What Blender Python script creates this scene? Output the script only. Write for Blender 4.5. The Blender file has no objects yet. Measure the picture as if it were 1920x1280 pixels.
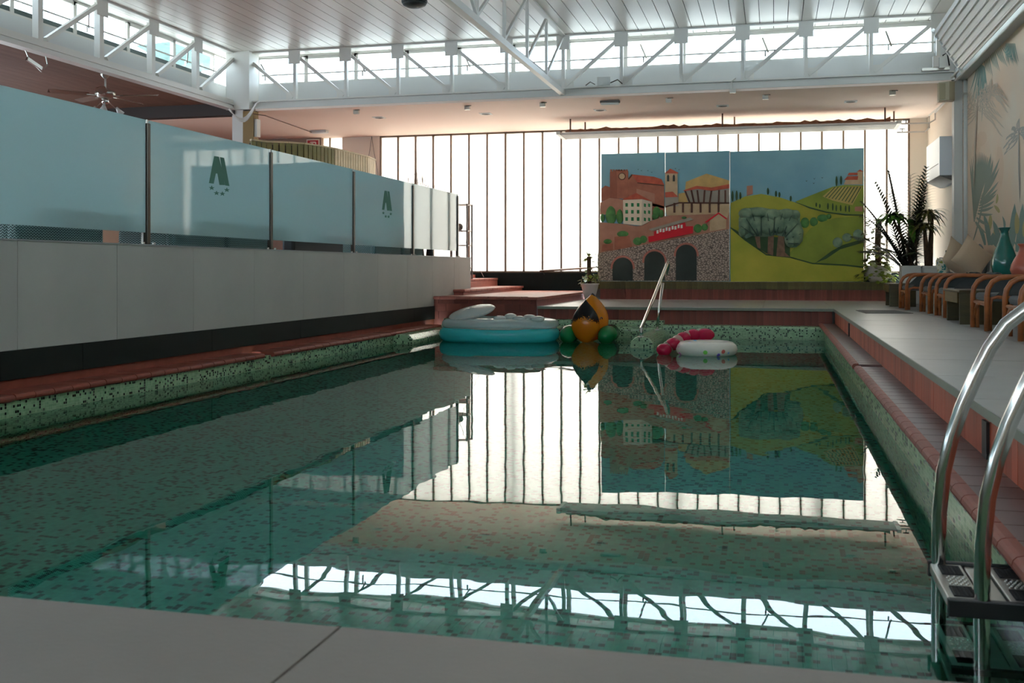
import bpy, math, random
from mathutils import Matrix, Vector
random.seed(7)
S = bpy.context.scene
COL = S.collection

# ------------------------------------------------------------------ camera
FPX, VX, VY, CZ = 1950.0, 1452.0, 506.0, 0.70
TH = math.atan((VX - 960) / FPX)
CT, ST = math.cos(TH), math.sin(TH)
cd = bpy.data.cameras.new('camera')
cam = bpy.data.objects.new('camera', cd)
COL.objects.link(cam)
cd.sensor_width = 36.0
cd.lens = 36.0 * FPX / 1920.0
cd.shift_y = -(640 - VY) / 1920.0
cam.location = (0, 0, CZ)
cam.rotation_euler = (math.pi / 2, 0, TH)
cd.clip_start = 0.05
cd.dof.use_dof = True
cd.dof.focus_distance = 16.0
cd.dof.aperture_fstop = 7.0
S.camera = cam

# ------------------------------------------------------------------ world and exposure
w = bpy.data.worlds.new('sky')
S.world = w
w.use_nodes = True
bg = w.node_tree.nodes['Background']
bg.inputs['Color'].default_value = (0.75, 0.89, 1.0, 1)
bg.inputs['Strength'].default_value = 8.6
S.view_settings.view_transform = 'Standard'
S.view_settings.look = 'None'
S.view_settings.gamma = 1.0
S.view_settings.exposure = 0.75
S.view_settings.use_curve_mapping = False

# ------------------------------------------------------------------ helpers
def at(u, v, X=None, Y=None, Z=None):
    """point of a known plane that the photograph shows at u, v"""
    a = (u - 960) / FPX
    dx, dy, dz = a * CT - ST, a * ST + CT, (VY - v) / FPX
    t = X / dx if X is not None else (Y / dy if Y is not None else (Z - CZ) / dz)
    return Vector((t * dx, t * dy, CZ + t * dz))

def lin(c):
    r = []
    for q in c[:3]:
        q = q / 255.0
        r.append(q / 12.92 if q <= 0.04045 else ((q + 0.055) / 1.055) ** 2.4)
    return (r[0], r[1], r[2], 1)

MATS = {}
def mat(name, col=(128, 128, 128), rough=0.6, metal=0.0, vary=0.0, scale=4.0, bump=0.0, bscale=None, coat=0.0,
        stretch=None, spec=0.5, alt=None, each=0.0):
    if name in MATS:
        return MATS[name]
    m = bpy.data.materials.new(name)
    m.use_nodes = True
    nt = m.node_tree
    b = nt.nodes['Principled BSDF']
    b.inputs['Base Color'].default_value = lin(col)
    b.inputs['Roughness'].default_value = rough
    b.inputs['Metallic'].default_value = metal
    b.inputs['Coat Weight'].default_value = coat
    b.inputs['Specular IOR Level'].default_value = spec
    if vary or bump:
        tc = nt.nodes.new('ShaderNodeTexCoord')
        mp = nt.nodes.new('ShaderNodeMapping')
        nt.links.new(tc.outputs['Object'], mp.inputs['Vector'])
        if stretch:
            mp.inputs['Scale'].default_value = stretch
        nz = nt.nodes.new('ShaderNodeTexNoise')
        nz.inputs['Scale'].default_value = scale
        nz.inputs['Detail'].default_value = 4
        nt.links.new(mp.outputs['Vector'], nz.inputs['Vector'])
        if vary:
            rp = nt.nodes.new('ShaderNodeValToRGB')
            L = lin(col)
            A = lin(alt) if alt else None
            lo = A if A else tuple(q * (1 - vary) for q in L[:3]) + (1,)
            hi = L if A else tuple(min(1, q * (1 + vary)) for q in L[:3]) + (1,)
            rp.color_ramp.elements[0].position = 0.3
            rp.color_ramp.elements[1].position = 0.7
            rp.color_ramp.elements[0].color = lo
            rp.color_ramp.elements[1].color = hi
            nt.links.new(nz.outputs['Fac'], rp.inputs['Fac'])
            nt.links.new(rp.outputs['Color'], b.inputs['Base Color'])
        if bump:
            nb = nt.nodes.new('ShaderNodeTexNoise')
            nb.inputs['Scale'].default_value = bscale or scale * 4
            nt.links.new(mp.outputs['Vector'], nb.inputs['Vector'])
            bp = nt.nodes.new('ShaderNodeBump')
            bp.inputs['Strength'].default_value = bump
            bp.inputs['Distance'].default_value = 0.01
            nt.links.new(nb.outputs['Fac'], bp.inputs['Height'])
            nt.links.new(bp.outputs['Normal'], b.inputs['Normal'])
    if each:      # every piece a little lighter or darker than its neighbour
        oi = nt.nodes.new('ShaderNodeObjectInfo')
        mr = nt.nodes.new('ShaderNodeMapRange')
        mr.inputs['To Min'].default_value = 1 - each
        mr.inputs['To Max'].default_value = 1 + each
        nt.links.new(oi.outputs['Random'], mr.inputs['Value'])
        hs = nt.nodes.new('ShaderNodeHueSaturation')
        src = b.inputs['Base Color'].links[0].from_socket if b.inputs['Base Color'].links else None
        if src: nt.links.new(src, hs.inputs['Color'])
        else: hs.inputs['Color'].default_value = lin(col)
        nt.links.new(mr.outputs['Result'], hs.inputs['Value'])
        nt.links.new(hs.outputs['Color'], b.inputs['Base Color'])
    MATS[name] = m
    return m

def nodes_mat(name):
    m = bpy.data.materials.new(name)
    m.use_nodes = True
    nt = m.node_tree
    for n in list(nt.nodes):
        nt.nodes.remove(n)
    out = nt.nodes.new('ShaderNodeOutputMaterial')
    MATS[name] = m
    return m, nt, out

class MB:
    def __init__(s):
        s.v, s.f = [], []
    def add(s, vs, fs):
        n = len(s.v)
        s.v += [tuple(p) for p in vs]
        s.f += [tuple(i + n for i in f) for f in fs]
        return s
    def box(s, x0, x1, y0, y1, z0, z1):
        return s.add([(x0, y0, z0), (x1, y0, z0), (x1, y1, z0), (x0, y1, z0), (x0, y0, z1), (x1, y0, z1), (x1, y1, z1), (x0, y1, z1)],
                     [(3, 2, 1, 0), (4, 5, 6, 7), (0, 1, 5, 4), (1, 2, 6, 5), (2, 3, 7, 6), (3, 0, 4, 7)])
    def bar(s, a, b, w, h, up=(0, 0, 1)):
        a, b = Vector(a), Vector(b)
        d = (b - a).normalized()
        upv = Vector(up)
        if abs(d.dot(upv)) > 0.98:
            upv = Vector((0, 1, 0))
        r = d.cross(upv).normalized() * (w / 2)
        q = r.cross(d).normalized() * (h / 2)
        vs = [p + sr * r + sq * q for p in (a, b) for sr, sq in ((-1, -1), (1, -1), (1, 1), (-1, 1))]
        return s.add(vs, [(0, 1, 2, 3), (7, 6, 5, 4), (0, 4, 5, 1), (1, 5, 6, 2), (2, 6, 7, 3), (3, 7, 4, 0)])
    def tube(s, pts, r, seg=8, cap=True):
        pts = [Vector(p) for p in pts]
        n = len(pts)
        rs = r if isinstance(r, (list, tuple)) else [r] * n
        ref = None
        base = len(s.v)
        for i, p in enumerate(pts):
            d = (pts[min(i + 1, n - 1)] - pts[max(i - 1, 0)]).normalized()
            if ref is None:
                ref = Vector((0, 0, 1)) if abs(d.z) < 0.9 else Vector((1, 0, 0))
            a = d.cross(ref).normalized()
            b = a.cross(d).normalized()
            ref = b
            for k in range(seg):
                t = 2 * math.pi * k / seg
                s.v.append(tuple(p + (a * math.cos(t) + b * math.sin(t)) * rs[i]))
        for i in range(n - 1):
            for k in range(seg):
                k2 = (k + 1) % seg
                s.f.append((base + i * seg + k2, base + i * seg + k, base + (i + 1) * seg + k, base + (i + 1) * seg + k2))
        if cap:
            s.f.append(tuple(base + k for k in range(seg)))
            s.f.append(tuple(base + (n - 1) * seg + k for k in reversed(range(seg))))
        return s
    def lathe(s, prof, c, seg=20, sx=1, sy=1, cap=True):
        base = len(s.v)
        n = len(prof)
        for r, z in prof:
            for k in range(seg):
                t = 2 * math.pi * k / seg
                s.v.append((c[0] + r * sx * math.cos(t), c[1] + r * sy * math.sin(t), c[2] + z))
        for i in range(n - 1):
            for k in range(seg):
                k2 = (k + 1) % seg
                s.f.append((base + i * seg + k, base + i * seg + k2, base + (i + 1) * seg + k2, base + (i + 1) * seg + k))
        if cap:
            s.f.append(tuple(base + k for k in reversed(range(seg))))
            s.f.append(tuple(base + (n - 1) * seg + k for k in range(seg)))
        return s
    def ball(s, c, rx, ry, rz, seg=14, rings=8):
        prof = [(max(1e-4, math.sin(math.pi * i / rings)), -math.cos(math.pi * i / rings)) for i in range(rings + 1)]
        base = len(s.v)
        s.lathe(prof, (0, 0, 0), seg, cap=True)
        for i in range(base, len(s.v)):
            x, y, z = s.v[i]
            s.v[i] = (c[0] + x * rx, c[1] + y * ry, c[2] + z * rz)
        return s
    def prism(s, poly, y0, y1):
        """polygon given in x,z, from y0 (front) to y1"""
        n = len(poly)
        ar = sum(poly[i][0] * poly[(i + 1) % n][1] - poly[(i + 1) % n][0] * poly[i][1] for i in range(n))
        if ar < 0:
            poly = poly[::-1]
        vs = [(p[0], y0, p[1]) for p in poly] + [(p[0], y1, p[1]) for p in poly]
        fs = [tuple(range(n)), tuple(n + i for i in reversed(range(n)))]
        fs += [(i, n + i, n + (i + 1) % n, (i + 1) % n) for i in range(n)]
        return s.add(vs, fs)
    def prismz(s, poly, z0, z1):
        n = len(poly)
        ar = sum(poly[i][0] * poly[(i + 1) % n][1] - poly[(i + 1) % n][0] * poly[i][1] for i in range(n))
        if ar < 0:
            poly = poly[::-1]
        vs = [(p[0], p[1], z0) for p in poly] + [(p[0], p[1], z1) for p in poly]
        fs = [tuple(reversed(range(n))), tuple(range(n, 2 * n))]
        fs += [(i, (i + 1) % n, n + (i + 1) % n, n + i) for i in range(n)]
        return s.add(vs, fs)
    def extrude(s, prof, axis, a0, a1):
        """profile of (p,z) swept along 'x' (p=y) or 'y' (p=x)"""
        n = len(prof)
        if axis == 'y':
            vs = [(p, a0, z) for p, z in prof] + [(p, a1, z) for p, z in prof]
        else:
            vs = [(a0, p, z) for p, z in prof] + [(a1, p, z) for p, z in prof]
        fs = [tuple(range(n)), tuple(n + i for i in reversed(range(n)))]
        fs += [(i, n + i, n + (i + 1) % n, (i + 1) % n) for i in range(n)]
        return s.add(vs, fs)
    def mesh(s, name, m, smooth=False):
        me = bpy.data.meshes.new(name)
        me.from_pydata(s.v, [], s.f)
        import bmesh
        bm = bmesh.new(); bm.from_mesh(me)
        if len(s.f) > 1:
            bmesh.ops.recalc_face_normals(bm, faces=bm.faces)
        bm.to_mesh(me); bm.free()
        me.materials.append(m)
        if smooth:
            for p in me.polygons:
                p.use_smooth = True
        me.update()
        return me
    def build(s, name, m, parent=None, smooth=False, bevel=0, auto=False, **k):
        return link(name, s.mesh(name, m, smooth), parent, bevel, auto, **k)

def tag(o, label=None, cat=None, group=None, kind=None):
    if label: o['label'] = label
    if cat: o['category'] = cat
    if group: o['group'] = group
    if kind: o['kind'] = kind
    return o

def link(name, me, parent=None, bevel=0, auto=False, loc=None, **k):
    o = bpy.data.objects.new(name, me)
    COL.objects.link(o)
    if parent is not None:
        o.parent = parent
        o.matrix_parent_inverse = parent.matrix_basis.inverted() if parent.parent is None else Matrix()
    if loc is not None:
        o.location = loc
    if bevel:
        md = o.modifiers.new('bevel', 'BEVEL')
        md.width = bevel
        md.segments = 2
        md.limit_method = 'ANGLE'
    if auto:
        md = o.modifiers.new('subsurf', 'SUBSURF')
        md.levels = md.render_levels = 2
    return tag(o, **k)

def empty(name, loc=(0, 0, 0), **k):
    o = bpy.data.objects.new(name, None)
    COL.objects.link(o)
    o.location = loc
    o.empty_display_size = 0.1
    return tag(o, **k)

def copy_tree(o, parent=None):
    c = o.copy()
    COL.objects.link(c)
    if parent is not None:
        c.parent = parent
    for ch in [q for q in ALLCH.get(o.name, [])]:
        copy_tree(ch, c)
    return c
ALLCH = {}
def index_children():
    ALLCH.clear()
    for q in bpy.data.objects:
        if q.parent:
            ALLCH.setdefault(q.parent.name, []).append(q)

ORD = ['first', 'second', 'third', 'fourth', 'fifth', 'sixth', 'seventh', 'eighth', 'ninth', 'tenth', 'eleventh', 'twelfth', 'thirteenth', 'fourteenth']

def arc(cx, cz, r, a0, a1, n=8):
    return [(cx + r * math.cos(math.radians(a0 + (a1 - a0) * i / n)), cz + r * math.sin(math.radians(a0 + (a1 - a0) * i / n))) for i in range(n + 1)]

# ------------------------------------------------------------------ materials
WATER_Z = -0.555
POOL_L, POOL_R, POOL_N, POOL_F = -6.29, 0.86, 2.01, 19.31
POOL_D = -1.94

def mosaic(name, light, mid, dark, cell=0.025, dens=0.17, rough=0.25, grout=(150, 160, 145), ylen=1.0):
    m, nt, out = nodes_mat(name)
    N, L = nt.nodes.new, nt.links.new
    g = N('ShaderNodeNewGeometry')
    dv = N('ShaderNodeVectorMath'); dv.operation = 'MULTIPLY'; dv.inputs[1].default_value = (1 / cell, 1 / (cell * ylen), 1 / cell)
    L(g.outputs['Position'], dv.inputs[0])
    fl = N('ShaderNodeVectorMath'); fl.operation = 'FLOOR'; L(dv.outputs[0], fl.inputs[0])
    fr = N('ShaderNodeVectorMath'); fr.operation = 'FRACTION'; L(dv.outputs[0], fr.inputs[0])
    wn = N('ShaderNodeTexWhiteNoise'); wn.noise_dimensions = '3D'; L(fl.outputs[0], wn.inputs['Vector'])
    rp = N('ShaderNodeValToRGB'); rp.color_ramp.interpolation = 'CONSTANT'
    e = rp.color_ramp.elements
    e[0].position = 0; e[0].color = lin(dark)
    e[1].position = dens; e[1].color = lin(light)
    x = e.new(dens + 0.35); x.color = lin(mid)
    x = e.new(dens + 0.60); x.color = lin(tuple(0.5 * (p + q) for p, q in zip(light, mid)))
    L(wn.outputs['Value'], rp.inputs['Fac'])
    # joints
    sep = N('ShaderNodeSeparateXYZ'); L(fr.outputs[0], sep.inputs[0])
    mx = None
    for ax in 'XYZ':
        a = N('ShaderNodeMath'); a.operation = 'SUBTRACT'; L(sep.outputs[ax], a.inputs[0]); a.inputs[1].default_value = 0.5
        b = N('ShaderNodeMath'); b.operation = 'ABSOLUTE'; L(a.outputs[0], b.inputs[0])
        if mx is None:
            mx = b
        else:
            c = N('ShaderNodeMath'); c.operation = 'MAXIMUM'; L(mx.outputs[0], c.inputs[0]); L(b.outputs[0], c.inputs[1]); mx = c
    gt = N('ShaderNodeMath'); gt.operation = 'GREATER_THAN'; L(mx.outputs[0], gt.inputs[0]); gt.inputs[1].default_value = 0.455
    mixc = N('ShaderNodeMix'); mixc.data_type = 'RGBA'
    L(gt.outputs[0], mixc.inputs['Factor']); L(rp.outputs['Color'], mixc.inputs[6]); mixc.inputs[7].default_value = lin(grout)
    b = N('ShaderNodeBsdfPrincipled'); b.inputs['Roughness'].default_value = rough
    L(mixc.outputs[2], b.inputs['Base Color'])
    L(b.outputs[0], out.inputs['Surface'])
    return m

M_MOSAIC = mosaic('green mosaic', (146, 180, 140), (126, 162, 124), (24, 46, 34), grout=(164, 190, 156))
M_MOSAICR = mosaic('green mosaic long', (146, 180, 140), (126, 162, 124), (40, 66, 50), grout=(164, 190, 156), ylen=3.0)
M_FLOORMOSAIC = mosaic('teal mosaic', (76, 162, 142), (66, 148, 130), (20, 66, 60), cell=0.0333, dens=0.2, grout=(72, 150, 132))

def water_mat():
    m, nt, out = nodes_mat('pool water')
    N, L = nt.nodes.new, nt.links.new
    g = N('ShaderNodeNewGeometry')
    mp = N('ShaderNodeMapping'); mp.inputs['Scale'].default_value = (1.0, 1.0, 1.0)
    L(g.outputs['Position'], mp.inputs['Vector'])
    n1 = N('ShaderNodeTexNoise'); n1.inputs['Scale'].default_value = 2.2; n1.inputs['Detail'].default_value = 1.5
    L(mp.outputs[0], n1.inputs['Vector'])
    b1 = N('ShaderNodeBump'); b1.inputs['Strength'].default_value = 1.0; b1.inputs['Distance'].default_value = 0.0010
    L(n1.outputs['Fac'], b1.inputs['Height'])
    rf = N('ShaderNodeBsdfRefraction'); rf.inputs['Color'].default_value = (0.58, 1.0, 0.92, 1)
    rf.inputs['IOR'].default_value = 1.333; rf.inputs['Roughness'].default_value = 0.0
    gl = N('ShaderNodeBsdfGlossy'); gl.inputs['Roughness'].default_value = 0.0
    fr = N('ShaderNodeFresnel'); fr.inputs['IOR'].default_value = 1.333
    mx = N('ShaderNodeMixShader')
    for q in (rf, gl, fr):
        L(b1.outputs[0], q.inputs['Normal'])
    L(fr.outputs[0], mx.inputs[0]); L(rf.outputs[0], mx.inputs[1]); L(gl.outputs[0], mx.inputs[2])
    L(mx.outputs[0], out.inputs['Surface'])
    return m
M_WATER = water_mat()

def facing_reflectance(nt, r0=0.04):
    """Schlick reflectance, the same from both sides of a thin pane"""
    N, L = nt.nodes.new, nt.links.new
    lw = N('ShaderNodeLayerWeight'); lw.inputs['Blend'].default_value = 0.5
    p = N('ShaderNodeMath'); p.operation = 'POWER'; L(lw.outputs['Facing'], p.inputs[0]); p.inputs[1].default_value = 5
    q = N('ShaderNodeMath'); q.operation = 'MULTIPLY_ADD'; L(p.outputs[0], q.inputs[0]); q.inputs[1].default_value = 1 - r0; q.inputs[2].default_value = r0
    return q
def clear_glass(name, tint=(0.79, 0.82, 0.84, 1)):
    m, nt, out = nodes_mat(name)
    N, L = nt.nodes.new, nt.links.new
    f = facing_reflectance(nt)
    t = N('ShaderNodeBsdfTransparent'); t.inputs['Color'].default_value = tint
    g = N('ShaderNodeBsdfGlossy'); g.inputs['Roughness'].default_value = 0.02
    mx = N('ShaderNodeMixShader')
    L(f.outputs[0], mx.inputs[0]); L(t.outputs[0], mx.inputs[1]); L(g.outputs[0], mx.inputs[2])
    L(mx.outputs[0], out.inputs['Surface'])
    return m
M_CLEAR = clear_glass('clear window glass')

def channel_glass():
    m, nt, out = nodes_mat('milky channel glass')
    N, L = nt.nodes.new, nt.links.new
    t = N('ShaderNodeBsdfTranslucent'); t.inputs['Color'].default_value = (0.80, 0.735, 0.665, 1)
    d = N('ShaderNodeBsdfDiffuse'); d.inputs['Color'].default_value = (0.85, 0.84, 0.82, 1)
    p = N('ShaderNodeBsdfTransparent'); p.inputs['Color'].default_value = (0.5, 0.46, 0.42, 1)
    m1 = N('ShaderNodeMixShader'); m1.inputs[0].default_value = 0.12
    L(t.outputs[0], m1.inputs[1]); L(d.outputs[0], m1.inputs[2])
    m2 = N('ShaderNodeMixShader'); m2.inputs[0].default_value = 0.10
    L(m1.outputs[0], m2.inputs[1]); L(p.outputs[0], m2.inputs[2])
    L(m2.outputs[0], out.inputs['Surface'])
    return m
M_CHANNEL = channel_glass()

def frosted():
    m, nt, out = nodes_mat('frosted glass')
    N, L = nt.nodes.new, nt.links.new
    d = N('ShaderNodeBsdfDiffuse'); d.inputs['Color'].default_value = (0.50, 0.66, 0.66, 1)
    t = N('ShaderNodeBsdfTranslucent'); t.inputs['Color'].default_value = (0.62, 0.76, 0.75, 1)
    m1 = N('ShaderNodeMixShader'); m1.inputs[0].default_value = 0.5
    L(d.outputs[0], m1.inputs[1]); L(t.outputs[0], m1.inputs[2])
    g = N('ShaderNodeBsdfGlossy'); g.inputs['Roughness'].default_value = 0.03
    f = facing_reflectance(nt)
    m2 = N('ShaderNodeMixShader')
    L(f.outputs[0], m2.inputs[0]); L(m1.outputs[0], m2.inputs[1]); L(g.outputs[0], m2.inputs[2])
    L(m2.outputs[0], out.inputs['Surface'])
    return m
M_FROST = frosted()

def vinyl(name, col, clear=0.35, rough=0.12):
    """thin inflated vinyl: part see-through, part coloured"""
    m, nt, out = nodes_mat(name)
    N, L = nt.nodes.new, nt.links.new
    b = N('ShaderNodeBsdfPrincipled'); b.inputs['Base Color'].default_value = lin(col)
    b.inputs['Roughness'].default_value = rough; b.inputs['Subsurface Weight'].default_value = 0.0
    tl = N('ShaderNodeBsdfTranslucent'); tl.inputs['Color'].default_value = lin(col)
    m0 = N('ShaderNodeMixShader'); m0.inputs[0].default_value = 0.35
    L(b.outputs[0], m0.inputs[1]); L(tl.outputs[0], m0.inputs[2])
    t = N('ShaderNodeBsdfTransparent'); t.inputs['Color'].default_value = lin(tuple(min(255, q * 0.5 + 127) for q in col))
    m2 = N('ShaderNodeMixShader'); m2.inputs[0].default_value = clear
    L(m0.outputs[0], m2.inputs[1]); L(t.outputs[0], m2.inputs[2])
    L(m2.outputs[0], out.inputs['Surface'])
    return m

M_WHITE = mat('white painted steel', (210, 207, 199), 0.45)
M_PLANK = mat('white lacquered plank', (230, 226, 218), 0.38, each=.03)
M_GAP = mat('dark gap', (60, 58, 55), 0.9)
M_SOFFIT = mat('cream plaster soffit', (240, 218, 202), 0.8)
M_WALLW = mat('cream plaster wall', (226, 210, 192), 0.85)
M_SILL = mat('light grey plaster', (205, 207, 205), 0.8)
M_PARAPET = mat('pale grey rendered panel', (172, 170, 162), 0.62, vary=0.06, scale=1.2, each=.03)
M_BLACK = mat('black plinth panel', (14, 24, 21), 0.6, vary=0.15, scale=3, spec=0.2)
M_TERRA = mat('terracotta tile', (134, 68, 54), 0.55, vary=0.14, scale=7, each=.14, spec=.3)
M_TERRA2 = mat('dark terracotta tile', (92, 62, 58), 0.42, vary=0.16, scale=6, each=.16)
M_TERRA3 = mat('pink terracotta tile', (172, 102, 90), 0.5, vary=0.1, scale=6, each=.08)
M_BRICKR = mat('red clay riser tile', (170, 82, 58), 0.55, vary=0.2, scale=5, stretch=(2, 2, 0.4), each=.2)
M_BRICKD = mat('brown clay riser tile', (128, 66, 54), 0.6, vary=0.2, scale=5, stretch=(2, 2, 0.4), each=.2)
M_OLIVE = mat('mossy olive ledge tile', (92, 84, 44), 0.6, vary=0.25, scale=9, each=.2)
M_DECK = mat('grey stone deck slab', (166, 167, 165), 0.32, vary=0.06, scale=3, bump=0.05, bscale=60, each=.05)
M_DECKN = mat('beige grey stone slab', (118, 109, 101), 0.5, vary=0.07, scale=2.5, bump=0.05, bscale=60)
M_LIP = mat('green grey slab edge', (128, 134, 120), 0.5)
M_GROUT = mat('dark grout', (92, 90, 86), 0.9)
M_STEEL = mat('polished stainless steel', (205, 205, 200), 0.14, 1.0)
M_DSTEEL = mat('dark bronze steel', (88, 82, 74), 0.3, 0.9)
M_BRUSH = mat('brushed steel', (176, 172, 162), 0.32, 1.0)
M_MULL = mat('brown mullion', (120, 96, 76), 0.5)
M_RUBBER = mat('black rubber pad', (22, 22, 22), 0.75)
M_PLASTICB = mat('black plastic', (18, 18, 18), 0.5)
M_WOODC = mat('brown wood ceiling plank', (106, 76, 62), 0.8, vary=0.15, scale=3, stretch=(8, 0.6, 1), spec=.15, each=.08)
M_BEAMB = mat('dark brown beam', (52, 40, 34), 0.6)
M_SLAT = mat('bamboo green slat', (128, 116, 62), 0.5, vary=0.2, scale=4)
M_SLAT2 = mat('pale bamboo slat', (200, 176, 134), 0.5, vary=0.15, scale=4)
M_CREAMBOX = mat('beige enamel', (176, 164, 136), 0.5)
M_OCHRE = mat('ochre panel', (140, 112, 66), 0.6)
M_RATTAN = mat('varnished rattan', (158, 90, 46), 0.35, vary=0.25, scale=12)
M_CUSH = mat('charcoal grey fabric', (66, 70, 70), 0.9, bump=0.1, bscale=120)
M_CUSHL = mat('mid grey fabric', (98, 101, 102), 0.9, bump=0.1, bscale=120)
M_BEIGEF = mat('beige linen', (206, 180, 152), 0.9, bump=0.25, bscale=14)
M_OLWOOD = mat('dark olive wood', (70, 62, 34), 0.45, vary=0.2, scale=4, stretch=(1, 1, 6))
M_WALLP = mat('beige wallpaper', (206, 192, 172), 0.85, vary=1, scale=0.9, alt=(214, 184, 156))
M_CONC = mat('exterior concrete', (222, 212, 198), 0.9)
M_LEAF = mat('mid green leaf', (92, 146, 48), 0.45, vary=0.25, scale=6)
M_LEAFD = mat('dark green leaf', (46, 62, 30), 0.5, vary=0.25, scale=6)
M_LEAFY = mat('yellow green leaf', (124, 142, 40), 0.45, vary=0.3, scale=9)
M_LEAFO = mat('olive green leaf', (92, 92, 40), 0.5, vary=0.25, scale=6)
M_BARK = mat('brown bark', (78, 60, 42), 0.85, vary=0.3, scale=20)
M_TWIG = mat('dry twig', (120, 92, 76), 0.85)
M_POTW = mat('white planter', (206, 206, 200), 0.5)
M_POTG = mat('pale grey planter', (206, 198, 190), 0.6)
M_SOIL = mat('soil', (50, 38, 28), 0.95)
M_TEAL = mat('glazed teal ceramic', (38, 112, 100), 0.15, coat=0.5)
M_CORAL = mat('coral ceramic', (190, 100, 80), 0.3)
M_RED = mat('red sign print', (178, 24, 22), 0.4)
M_WHITEP = mat('white print', (225, 215, 200), 0.5)
M_LOGO = mat('grey green vinyl lettering', (100, 136, 120), 0.9, spec=0.0)
M_ACW = mat('white plastic casing', (222, 224, 226), 0.35)
M_ACG = mat('grey plastic underside', (110, 106, 100), 0.6)
M_WICK = None
# ================================================================== STRUCTURE
def struct(name, mb, m, **k):
    return mb.build(name, m, kind='structure', **k)

RW = 3.55          # right wall plane
BW = 26.3          # back wall plane
CE = 5.66          # main ceiling
# --- closed shell
struct('wall_right', MB().box(RW, RW + .2, -4, BW + .2, -.1, 4.7).box(RW, RW + .2, -4, BW + .2, 5.55, CE + .1).box(RW, RW + .2, 19.6, BW + .2, 4.7, 5.55).box(RW, RW + .2, -4, 1.0, 4.7, 5.55), M_WALLP, label='beige wall papered with pale palm trees behind the rattan chairs')
struct('wall_front', MB().box(-17, RW + .2, -4.2, -4, -.1, 3.3).box(-17, RW + .2, -4.2, -4, 4.4, CE + .1).box(-17, -12, -4.2, -4, .6, 4.4), M_WALLW, label='plain cream wall closing the hall behind the near deck')
struct('wall_left', MB().box(-17.2, -17, -4.2, BW + .2, -.1, 1.8).box(-17.2, -17, -4.2, BW + .2, 3.2, 5).box(-17.2, -17, 20.6, BW + .2, 1.8, 3.2), M_WALLW, label='plain cream wall far behind the raised terrace')
# back wall around the glazing
struct('wall_back', MB().box(3.10, RW, BW - .02, BW + .2, .63, 4.4).box(-11.39, -10.28, BW - .02, BW + .2, .63, 4.4)
       .box(-17, -11.95, BW - .02, BW + .2, .63, 4.4), M_WALLW, label='cream plaster piers on either side of the tall glazing')
struct('baseboard_back', MB().box(-17, RW, BW - .1, BW + .2, -.1, .63), M_BLACK, label='black upstand running below the tall milky glazing')
# soffit over the back aisle and its flat roof
struct('ceiling_back', MB().box(-17, RW, 21.62, BW + .2, 4.3, 4.45).box(-11.4, 3.3, 21.43, 21.62, 4.3, 4.348), M_SOFFIT, label='low pinkish cream soffit in front of the glazed wall')
# wooden ceiling of the left aisle, one plank at a time
cl = empty('ceiling_left', (-14.5, 8, 4.5), kind='structure', label='brown boarded ceiling over the left aisle')
MB().box(-17, -12.07, -4, 21.3, 4.52, 4.6).build('backing_board', M_GAP, cl)
pm = MB().box(-.123, .123, -4, 21.3, 4.48, 4.52).mesh('plank', M_WOODC)
for i in range(20):
    link('plank', pm, cl, loc=(-12.19 - .25 * i, 0, 0))
# main ceiling: lacquered boards running the length of the hall
ce = empty('ceiling', (-4.3, 9, CE), kind='structure', label='white boarded ceiling with narrow dark joints')
MB().box(-12.6, RW + .2, -4.2, 22.3, CE + .012, CE + .14).build('backing_board', M_GAP, ce)
pm = MB().box(-.129, .129, -4.1, 22.1, CE - .012, CE + .012).mesh('plank', M_PLANK)
for i in range(59):
    link('plank', pm, ce, loc=(-12.3 + .27 * i, 0, 0))
# clerestory sill walls and headers
struct('wall_clerestory_back', MB().box(-12.0, RW, 22.0, 22.2, 4.4, 5.0), M_SILL, label='pale grey band of wall below the far clerestory windows')
struct('wall_clerestory_left', MB().box(-12.65, -12.45, -4, 22.2, 4.5, 5.0), M_SILL, label='pale grey band of wall below the left clerestory windows')
struct('trim_1', MB().box(-12.65, RW, 22.0, 22.2, 5.63, CE), M_WHITE, label='white header above the far clerestory windows')
struct('trim_2', MB().box(-12.65, -12.45, -4, 22.2, 5.63, CE), M_WHITE, label='white header above the left clerestory windows')

# --- tall milky glazing, pane by pane
gz = empty('window_1', (-3.6, BW, .63), kind='structure', label='tall wall of milky channel glass lit from outside')
gx0, gx1, n = -10.28, 3.10, 27
GW = (gx1 - gx0) / n
pane = MB().box(.018, GW - .018, BW + .02, BW + .045, .66, 4.27).mesh('pane', M_CHANNEL)
mull = MB().box(-.02, .02, BW - .03, BW + .07, .63, 4.3).mesh('mullion', M_MULL)
for i in range(n):
    link('pane', pane, gz, loc=(gx0 + GW * i, 0, 0))
for i in range(n + 1):
    link('mullion', mull, gz, loc=(gx0 + GW * i, 0, 0))
MB().box(gx0, gx1, BW - .03, BW + .08, 4.26, 4.3).build('head_rail', M_MULL, gz)
MB().box(gx0, gx1, BW - .03, BW + .08, .63, .67).build('sill_rail', M_MULL, gz)
g2 = empty('window_2', (-11.6, BW, .63), kind='structure', label='narrow milky glass strip between two cream piers at the left')
MB().box(-11.74, -11.39, BW + .02, BW + .045, .63, 4.3).build('pane', M_CHANNEL, g2)
MB().box(-11.95, -11.77, BW + .02, BW + .045, .63, 4.3).build('pane', M_CHANNEL, g2)
MB().box(-11.77, -11.74, BW - .03, BW + .07, .63, 4.3).build('mullion', M_MULL, g2)
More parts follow.
